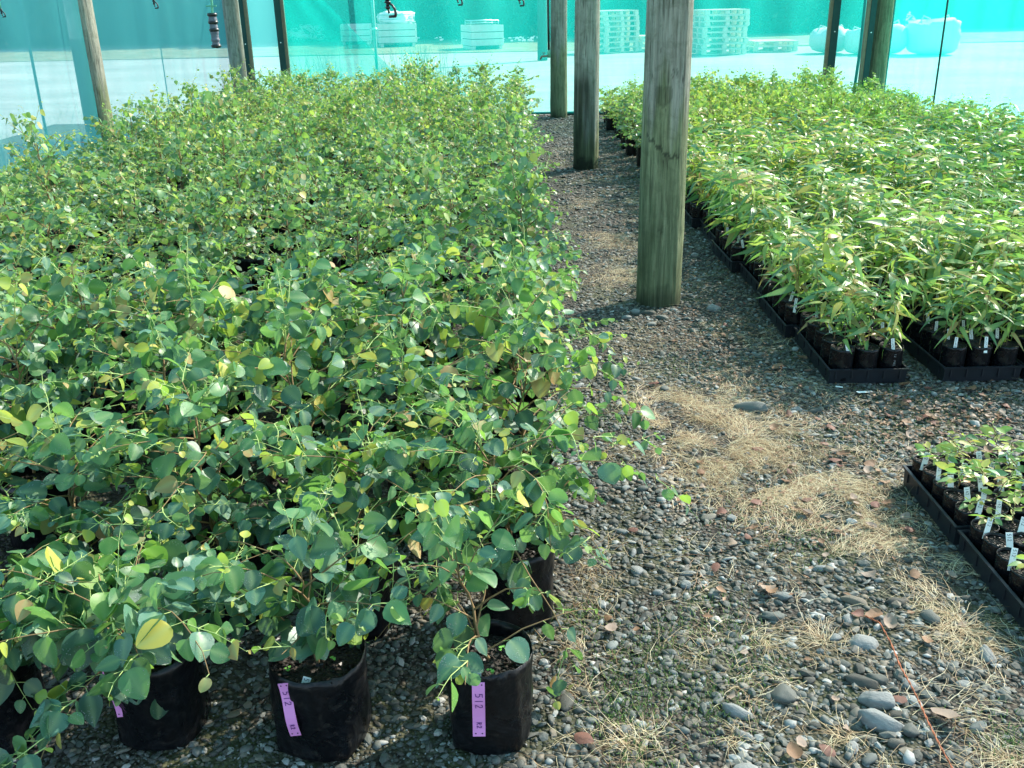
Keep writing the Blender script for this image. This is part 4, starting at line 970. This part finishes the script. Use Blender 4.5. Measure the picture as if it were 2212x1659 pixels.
yellower(VR, .35, 1); yellower(VR, .45, 4, 4); yellower(VF, .18, 2); yellower(VF, .09, 5, 4); yellower(VM, .01, 6, 4)
def weeds_mesh(seed):
    rg = random.Random(seed); mb = MB()
    for c in range(rg.randint(2, 4)):
        a = rg.uniform(0, 6.28); r_ = rg.uniform(.03, .075); cx, cy = r_*math.cos(a), r_*math.sin(a)
        for k in range(rg.randint(4, 7)):
            b = rg.uniform(0, 6.28); q = rg.uniform(.004, .011); s = rg.uniform(.003, .005); x, y = cx+q*math.cos(b), cy+q*math.sin(b); z = .202+rg.uniform(0, .006)
            mb.add([(x+s*math.cos(t)*1.0, y+s*math.sin(t), z+.001*math.sin(t*2)) for t in [i*math.pi/3 for i in range(6)]], [(0, 1, 2, 3, 4, 5)])
    return mesh('weed', mb.V, mb.F, M['weed'])
WM = [weeds_mesh(i) for i in range(3)]
nleafobj = 0
def plant(x, y, v, name, label, cat, group, rz=0, sc_=1.0, leaves=False, bag=None, soil=None, weed=None, bscale=1.0, zs=1.0):
    global nleafobj
    root = empty(name, (x, y, gz(x, y) if y < 14 else 0)); tag(root, label, cat, group)
    b = D.objects.new('planter_bag', bag or BM[random.randrange(5)]); b.rotation_euler = (0, 0, random.choice((0, 1.57, 3.14, 4.71))+random.uniform(-.3, .3)); b.scale = (bscale, bscale, 1.05); link(b, root)
    s = D.objects.new('soil', soil or SOIL[random.randrange(3)]); s.scale = (bscale, bscale, 1); link(s, root)
    st = D.objects.new('stem', v['st']); st.rotation_euler = (0, 0, rz); st.scale = (sc_, sc_, zs); link(st, root)
    if weed is not None: wo_ = D.objects.new('weed', WM[weed]); wo_['kind'] = 'stuff'; link(wo_, root)
    if leaves:
        B = Matrix.Rotation(rz, 4, 'Z') @ Matrix.Diagonal((sc_, sc_, zs, 1))
        keep = sorted(v['lv'], key=lambda q_: -q_[0].col[1].length); extra = []
        if len(keep) > 295: extra = keep[295:]; keep = keep[:295]
        for Mx, shp, age in keep:
            o = D.objects.new('leaf', leaf_mesh(v['fam'], shp, age)); o.parent = root; o.matrix_basis = B @ Mx; COL.objects.link(o); nleafobj += 1
        if extra:
            if 'ex' not in v: v['ex'] = foliage_mesh(extra, v['fam'], True)
            f = D.objects.new('foliage', v['ex']); f.rotation_euler = (0, 0, rz); f.scale = (sc_, sc_, zs); f['kind'] = 'stuff'; link(f, root)
    else:
        if v['fo'] is None: v['fo'] = foliage_mesh(v['lv'], v['fam'])
        f = D.objects.new('foliage', v['fo']); f.rotation_euler = (0, 0, rz); f.scale = (sc_, sc_, zs); f['kind'] = 'stuff'; link(f, root)
    return root
def hang_label(root, x, ytop, L, wdt, ang, text, mat, ink, z1, R=.101, text2=None, holes='bottom', hgt=None, fold=0.0):
    """a strip label on the front of a bag: a part with its lettering as sub-part"""
    y = -math.sqrt(max(.0001, R*R-x*x))-.007
    o = D.objects.new('plant_label', strip_mesh(L, wdt, mat, fold)); o.location = (x, y, z1); o.rotation_euler = (R_(-2), R_(ang), 0); link(o, root)
    rows = [(text, .18 if holes == 'top' else .16, hgt or wdt*.55, wdt*.42)]
    if text2: rows.append((text2, .74, wdt*.36, wdt*.26))
    for tx, u, h, cw in rows:
        lm = lettering_mesh(tx, h, cw, ink, .0008)
        for v_ in lm.vertices:
            jj = (L*u+v_.co.x)/L*8; v_.co.z = .005*math.sin(jj*.75+fold*9)*(1 if fold else .6)
        l = D.objects.new('lettering', lm)
        l.matrix_basis = Matrix(((0, 1, 0, -h*.45), (0, 0, -1, -.0022), (-1, 0, 0, -L*u), (0, 0, 0, 1))); link(l, o)
    return o
def strip_mesh(L, wdt, mat, fold=0.0):
    V = []; n = 9; th = .0008
    for j in range(n):
        z = -L*j/(n-1); yo = -.005*math.sin(j*.75+fold*9)*(1 if fold else .6)
        for y2 in (-th, th):
            for x in (-wdt/2, wdt/2): V.append((x, yo+y2, z))
    F = []
    for j in range(n-1):
        a = j*4; b = a+4; F += [(a, a+1, b+1, b), (a+3, a+2, b+2, b+3), (a+1, a+3, b+3, b+1), (a+2, a, b, b+2)]
    F += [(0, 2, 3, 1), ((n-1)*4, (n-1)*4+1, (n-1)*4+3, (n-1)*4+2)]
    me = MB(); me.add(V, F, 0)
    for zz in (-.006, -L+.008):
        if zz < -L*.5 or L > .12:
            for xx in (-wdt*.26, wdt*.26): me.lathe([(0, 0), (.0019, 0)], 6, 1, (0, 0, 0)); k = 12; me.V[-k:] = [(xx+v[0], -.0012-.004*math.sin(-zz/L*8*.75+fold*9)*(1 if fold else .5), zz+v[1]) for v in me.V[-k:]]
    return mesh('plant_label', me.V, me.F, [mat, M['ink']], me.I)
def stake(root, x, y, z, L, wdt, text, ry=0, rx=-.25, rz=0, ink='ink', h=None, scale=1.0):
    mb = MB(); mb.box((0, 0, -L/2+.0), (wdt, .0012, L)); o = mb.build('plant_label', M['white'], root); o.location = (x, y, z); o.rotation_euler = (rx, ry, rz)
    if text:
        h = h or wdt*.6; l = D.objects.new('lettering', lettering_mesh(text, h, h*.62, M[ink], .0005*scale))
        l.matrix_basis = Matrix(((0, 1, 0, -h*.5), (0, 0, -1, -.0014), (-1, 0, 0, -L*.06), (0, 0, 0, 1))); link(l, o)
    return o
random.seed(77)
G_L = 'round leaved seedlings in black bags in the big left bed'
RZ = [0.0, .9, 0, 0]
FRONT = [(-.066, 1.765, 0, 'nearest bagged plant at the path edge, leaning stem and pink tag reading 512 R2', 0, 1.0),
         (-.455, 1.765, 1, 'second front bagged plant with folded pink tag and stretched bulging bag', 1, 1.10),
         (-.84, 1.80, 2, 'third front bagged plant from the path, half hidden pink tag under leaves', 2, 1.02),
         (-1.22, 1.78, 3, 'front bagged plant cut by the left edge of the photo', 0, 1.0)]
roots = []
for i, (x, y, v, lb, wd, bs) in enumerate(FRONT):
    r = plant(x, y, VS[v], 'potted_eucalyptus', lb, 'potted plant', G_L, RZ[i], 1.0, True, BM[i % 5], SOIL[i % 3], wd, bs); roots.append(r)
    r.location.z = 0.0
hang_label(roots[0], -.02, 0, .145, .028, 1, '512', M['pink'], M['pinkink'], .222, .101, 'R2', 'top')
stake(roots[0], -.022, -.080, .246, .075, .016, '512', 0, -.12)
hang_label(roots[1], -.055, 0, .140, .024, -6, '512', M['pink'], M['pinkink'], .226, .111, 'R2', 'bottom', None, .4)
stake(roots[1], -.005, -.085, .228, .05, .018, '512', .35, -.2)
hang_label(roots[2], -.075, 0, .13, .024, -6, '512', M['pink'], M['pinkink'], .225, .103, None, 'bottom')
stake(roots[2], -.070, -.060, .240, .05, .020, '512', -.4, -.3)
S2 = [(0.0, 2.22), (-.43, 2.20), (-.80, 2.24), (-1.19, 2.22), (-1.56, 2.25)]
for i, (x, y) in enumerate(S2):
    lb = ['bagged plant just behind the nearest one at the path edge, white tag', 'second row bagged plant with a long white tag reading 580 T1', 'second row bagged plant with white tag reading 80, third from the path', 'second row bagged plant fourth from the path, hidden by leaves', 'second row bagged plant at the far left edge'][i]
    r = plant(x, y, VX[i] if i < 2 else VN[i], 'potted_eucalyptus', lb, 'potted plant', G_L, random.uniform(0, 6.28), random.uniform(1.08, 1.2), True, None, None, None, 1.05, zs=.92)
    if i == 0: hang_label(r, .02, 0, .13, .022, -3, '580', M['white'], M['ink'], .235, .106)
    if i == 1:
        hang_label(r, .035, 0, .155, .024, -2, '580', M['white'], M['ink'], .235, .106, 'T1'); stake(r, -.02, -.07, .245, .05, .018, '80', .1, -.3)
    if i == 2: hang_label(r, .06, 0, .12, .024, 3, '80', M['white'], M['ink'], .235, .106)
    if i == 3: stake(r, .04, -.07, .250, .06, .018, '80', .1, -.3)
cnt_l = 9
for j in range(2, 26):
    y0 = 1.77+.455*j
    for k in range(0, 12):
        x = .03-.375*k+random.uniform(-.05, .05)+(.05 if j > 12 else 0); y = y0+random.uniform(-.06, .06)
        if x < -3.92: continue
        if (x+4.0)**2+(y-9.62)**2 < .05: continue
        a, b = proj(x, y, .45)
        if a < -170: continue
        edge = x < -3.6
        if j < 6: v = VN[random.randrange(6)]; s = random.uniform(1.02, 1.2); z = random.uniform(.88, 1.15)
        elif j < 14: v = VM[random.randrange(6)]; s = random.uniform(.95, 1.12); z = random.uniform(.76, 1.14)
        else: v = VF[random.randrange(5)]; s = random.uniform(.95, 1.1); z = random.uniform(.76, 1.10)
        z *= 1+.28*noise.noise(Vector((x*1.3, y*1.1, 9.2)))-.16*(j % 4 == 1)
        if edge: z *= .55
        elif x < -3.2: z *= .80
        if k == 0 and j > 12: z *= .90
        if j < 5: lb = 'bagged round leaved seedling in the %s row from the front, %s from the gravel path' % (ORD[j], ORD[k] if k else 'nearest')
        elif k == 0: lb = 'bagged seedling along the path edge of the left bed beyond the front rows'
        elif edge: lb = 'lower bagged seedling along the left side net'
        elif j < 14: lb = 'blue green round leaved seedling massed in the middle of the left bed'
        else: lb = 'yellow tipped round leaved seedling massed in the far part of the left bed'
        r = plant(x, y, v, 'potted_eucalyptus', lb, 'potted plant', G_L, random.uniform(0, 6.28), s, j < 6 and a > -60, zs=z)
        cnt_l += 1
        if j in (2, 3, 4) and random.random() < .5: stake(r, random.uniform(-.05, .05), -.075, .25, .07, .018, random.choice(('580', '512', '80')), random.uniform(-.3, .3), -.25)
print('left plants', cnt_l, 'leaf objects', nleafobj)

# ------------------------------------------------------------------ RIGHT BED back: yellow tipped round leaved seedlings
cr_ = 0
for j in range(11):
    for k in range(10):
        x = 1.36+.37*k+random.uniform(-.05, .05); y = 9.1+.40*j+random.uniform(-.05, .05)
        if x > 4.85 or (x-5.02)**2+(y-13.45)**2 < .08 or y > 13.5: continue
        v = VR[random.randrange(5)] if not (k == 0 and j < 5) else VM[random.randrange(6)]
        z = random.uniform(.76, 1.14)*(1 if k else .8)*(.78 if x > 4.2 else 1)
        lb = 'dark leaved bagged seedling at the path edge behind the nearest post' if k == 0 else ('yellow tipped round leaved seedling against the back net of the right bed' if j > 8 else 'yellow tipped round leaved seedling massed in the far right bed')
        plant(x, y, v, 'yellow_tipped_seedling', lb, 'seedling', 'yellow tipped seedlings in the far right bed', random.uniform(0, 6.28), random.uniform(.95, 1.1), False, zs=z, bscale=.8); cr_ += 1

# ------------------------------------------------------------------ trays and narrow leaved seedlings
def tray_mesh(wx, wy, h=.068, t=.003):
    mb = MB(); k = .955
    def ring(x, y, z): return [(-x, -y, z), (x, -y, z), (x, y, z), (-x, y, z)]
    X, Y = wx/2, wy/2
    rings = [ring(X*k, Y*k, 0), ring(X-.006, Y-.006, h-.008), ring(X, Y, h-.008), ring(X+.001, Y+.001, h), ring(X-.008, Y-.008, h+.001), ring(X-.010, Y-.010, h-.004), ring(X*k-.004, Y*k-.004, .005)]
    V = sum(rings, []); F = [(0, 3, 2, 1)]
    for j in range(len(rings)-1):
        for i in range(4): F.append((j*4+i, j*4+(i+1) % 4, (j+1)*4+(i+1) % 4, (j+1)*4+i))
    b = (len(rings)-1)*4; F.append((b, b+1, b+2, b+3)); mb.add(V, F)
    for i in range(5):   # ribs
        for s in (-1, 1):
            mb.box((-X*.8+X*1.6*i/4, s*(Y-.0055), h*.6), (.006, .006, h*.55)); mb.box((s*(X-.0055), -Y*.8+Y*1.6*i/4, h*.6), (.006, .006, h*.55))
    me = mesh('tray', mb.V, mb.F, M['tray']); return me
TRA = tray_mesh(.345, .575); TRB = tray_mesh(.345, .415)
def pot_mesh(r, h, seed):
    n = 18; V = []; off = Vector((seed, 2, 0)); prof = [(.9, 0), (1, .006), (1.0, h*.5), (1.01, h*.93), (1.0, h), (.97, h), (.95, h*.88)]
    for k, z in prof:
        for i in range(n):
            th = 2*math.pi*i/n; c, s_ = math.cos(th), math.sin(th); rr_ = r*k*(1+.05*noise.noise(Vector((c*1.5, s_*1.5, z*20))+off)); V.append((rr_*c, rr_*s_, z+(.004*noise.noise(Vector((c*2, s_*2, seed))) if z > h*.9 else 0)))
    F = [(j*n+i, j*n+(i+1) % n, (j+1)*n+(i+1) % n, (j+1)*n+i) for j in range(len(prof)-1) for i in range(n)]
    F.append(tuple(range(n))[::-1]); return mesh('pot', V, F, M['bag'], None, True)
PMA = [pot_mesh(.051, .145, i) for i in range(3)]; PMB = [pot_mesh(.039, .105, i+5) for i in range(3)]
def nvariant(*a, **k):
    st, lv = gen_narrow(*a, **k); return dict(st=stems_mesh(st, 5), lv=lv, fo=None, fam=k.get('fam', 'lance'), stems=st)
NV = [nvariant(600+i, z0=.15, top=.42+.04*(i % 4), nl=24, ls=.145, young=.5) for i in range(8)]
CV = [nvariant(700+i, z0=.10, top=.165+.014*(i % 4), nl=11, ls=.040, young=.55, fam='seed') for i in range(6)]
yellower(NV, .07, 7, 4); yellower(CV, .35, 8); yellower(CV, .10, 9, 4)
def stake_mesh(L, wdt):
    mb = MB(); mb.box((0, 0, -L/2), (wdt, .0012, L)); return mesh('plant_label', mb.V, mb.F, M['white'])
SKA, SKB = stake_mesh(.07, .014), stake_mesh(.065, .018)
SCR = lettering_mesh('ecueP2', .006, .0055, M['ink'], .00045); L512 = lettering_mesh('512', .0095, .0062, M['ink'], .0005); L142 = lettering_mesh('142', .0095, .0062, M['ink'], .0005)
def seedling(x, y, z, v, name, label, cat, group, pot, so_z, sk, letter, rz, s, leaves, withplant=True, skp=.9):
    root = empty(name, (x, y, z)); tag(root, label, cat, group)
    link(D.objects.new('pot', pot), root); so_ = D.objects.new('soil', SSOIL[0]); so_.scale = (so_z[0], so_z[0], 1); so_.location.z = so_z[1]; link(so_, root)
    if withplant:
        st = D.objects.new('stem', v['st']); st.rotation_euler = (0, 0, rz); st.scale = (s, s, s); link(st, root)
        if leaves:
            B = Matrix.Rotation(rz, 4, 'Z') @ Matrix.Scale(s, 4)
            for Mx, shp, age in v['lv']:
                o = D.objects.new('leaf', leaf_mesh(v['fam'], shp, age)); o.parent = root; o.matrix_basis = B @ Mx; COL.objects.link(o)
        else:
            if v['fo'] is None: v['fo'] = foliage_mesh(v['lv'], v['fam'])
            f = D.objects.new('foliage', v['fo']); f.rotation_euler = (0, 0, rz); f.scale = (s, s, s); f['kind'] = 'stuff'; link(f, root)
    if random.random() < skp:
        k = D.objects.new('plant_label', sk); k.location = (random.uniform(-.02, .02), -.030, .188 if sk is SKA else .146); k.rotation_euler = (random.uniform(-.35, -.05), random.uniform(-.25, .3), random.uniform(-.3, .3)); link(k, root)
        h = .006 if letter is SCR else .0095; l = D.objects.new('lettering', letter); l.matrix_basis = Matrix(((0, 1, 0, -h*.5), (0, 0, -1, -.0012), (-1, 0, 0, -.004), (0, 0, 0, 1))); link(l, k)
    return root
rows_y = [3.80+.60*j for j in range(9)]; cols_x = [1.375]+[1.865+.358*k for k in range(9)]
cand = []
for j, ty in enumerate(rows_y):
    for k, tx in enumerate(cols_x):
        if tx+.34 > 5.0: continue
        ox = (0, -.03, .015, -.035, .0, -.05, -.01, .02, 0)[j] if k == 0 else 0
        cx, cy = tx+ox+.1725, ty+.2875
        a, b = proj(cx-.17, cy+.28, .3)
        if a > 2330: continue
        if j < 2 or k < 2:
            o = obj('seedling_tray', TRA, None, (cx, cy, .008)); o.rotation_euler = (0, 0, ((j*37+k*11) % 7-3)*.006); tag(o, ('black plastic tray %s from the front, in the column beside the gravel path' % ORD[j]) if k == 0 else ('black plastic tray in the %s row, %s from the path' % (ORD[j], ORD[k])), 'tray', 'black seedling trays of the right bed')
        for q in range(5):
            for p in range(3):
                cand.append((cx-.108+.108*p+random.uniform(-.004, .004), cy-.222+.111*q+random.uniform(-.004, .004), j, k, q, p))
cand.sort(key=lambda c: c[0]**2*.3+c[1]**2)
nind = 0; rest = []
for (x, y, j, k, q, p) in cand:
    if x < 1.9 and j == 0 and q == 0 and k == 0: tall = .82
    else: tall = 1.0
    s = random.uniform(.76, 1.18)*tall*(.90 if j == 0 else 1)*(1+.22*noise.noise(Vector((x*2.3, y*1.9, 3.3))))*(1.05 if (j*7+k*3) % 4 == 1 else .98)*(1.12 if (k == 0 and p == 0 and j > 0) else 1); v = NV[random.randrange(8)]; rz = random.uniform(0, 6.28)
    if nind < 285:
        if j < 2: lb = 'narrow leaved seedling, %s row tray %s from path, pot row %s, place %s' % ('front' if j == 0 else 'second', ORD[k], ORD[q], ORD[p])
        else: lb = 'narrow leaved seedling in the dense green right bed behind the front trays'
        r = seedling(x, y, .014, v, 'narrow_leaved_seedling', lb, 'seedling', 'narrow leaved seedlings in the right trays', PMA[nind % 3], (1.05, .045), SKA, SCR, rz, s, j < 2, skp=.7); nind += 1
        if j == 0 and k == 0 and q == 0 and p == 2:
            for tx_, zz in (('12', .125), ('PB2', .095)):
                l = D.objects.new('lettering', lettering_mesh(tx_, .009, .007, M['greyprint'], .0005)); l.matrix_basis = Matrix(((0, 1, 0, -.005), (0, 0, -1, -.0535), (-1, 0, 0, zz), (0, 0, 0, 1))); link(l, r)
    else: rest.append((x, y, v, rz, s))
print('seedlings', nind, len(rest))
# remaining seedlings as one mass
VV = []; FF = []; II = []; base = 0
cache = {}
def tri_arrays(me):
    me.calc_loop_triangles(); V = np.empty(len(me.vertices)*3, np.float32); me.vertices.foreach_get('co', V); T = np.empty(len(me.loop_triangles)*3, np.int32); me.loop_triangles.foreach_get('vertices', T)
    m = np.empty(len(me.loop_triangles), np.int32); me.loop_triangles.foreach_get('material_index', m); return V.reshape(-1, 3), T.reshape(-1, 3), m
pv = tri_arrays(PMA[0])
for (x, y, v, rz, s) in rest:
    if id(v) not in cache:
        if v['fo'] is None: v['fo'] = foliage_mesh(v['lv'], v['fam'])
        cache[id(v)] = (tri_arrays(v['fo']), tri_arrays(v['st']))
    c, n_ = math.cos(rz), math.sin(rz); Rm = np.array([[c, -n_, 0], [n_, c, 0], [0, 0, 1]])*s
    for kind, (V, T, m) in enumerate(cache[id(v)]+(pv,)):
        P = (V @ (Rm.T if kind < 2 else np.eye(3)))+np.array([x, y, .014]); VV.append(P); FF.append(T+base); II.append(m if kind == 0 else (m+5 if kind == 1 else m+7)); base += len(V)
me = mesh('seedling_mass', np.concatenate(VV), np.concatenate(FF), M['nleaf']+[M['stem'], M['twig'], M['bag']], np.concatenate(II), True)
a = me.attributes.new('vein', 'FLOAT', 'POINT')
o = obj('seedling_mass', me); tag(o, 'dense mass of narrow leaved seedlings filling the middle of the right bed', 'seedlings', kind='stuff')
# foreground right trays (small pots)
random.seed(31)
for t, (y0, lb) in enumerate([(2.50, 'black tray of small leafy seedlings at the right edge, farthest of the three'), (2.07, 'middle black tray at the right edge, pots of bare soil with 512 tags'), (1.64, 'nearest black tray at the right edge, only its corner in the photo')]):
    o = obj('small_pot_tray', TRB, None, (1.515, y0+.207, .006)); tag(o, lb, 'tray', 'small pot trays at the right edge')
    if t == 0: o2 = obj('small_pot_tray', TRB, None, (1.875, y0+.21, .006)); tag(o2, 'black tray behind the leafy small seedlings, mostly beyond the right edge', 'tray', 'small pot trays at the right edge')
    for c in range(4 if t else 8):
        for r_ in range(5):
            x = 1.515-.118+.079*c+(.042 if c > 3 else 0); y = y0+.045+.081*r_
            a, b = proj(x, y, .1)
            if a > 2290: continue
            bare = t > 0 and random.random() < .6
            s = random.uniform(1.0, 1.35)
            lb = 'leafy small seedling, farthest right edge tray, column %d, %s pot from its front' % (c+1, ORD[r_]) if t == 0 else ('sparse small pot, %s right edge tray, column %d, %s pot from its front' % ('middle' if t == 1 else 'nearest', c+1, ORD[r_]))
            rt = seedling(x, y, .012, CV[random.randrange(6)], 'small_potted_seedling', lb, 'seedling', 'small pots in the right edge trays', PMB[random.randrange(3)], (.80, .003), SKB, L142 if t == 0 else L512, random.uniform(0, 6.28), s, True, not bare, .97)
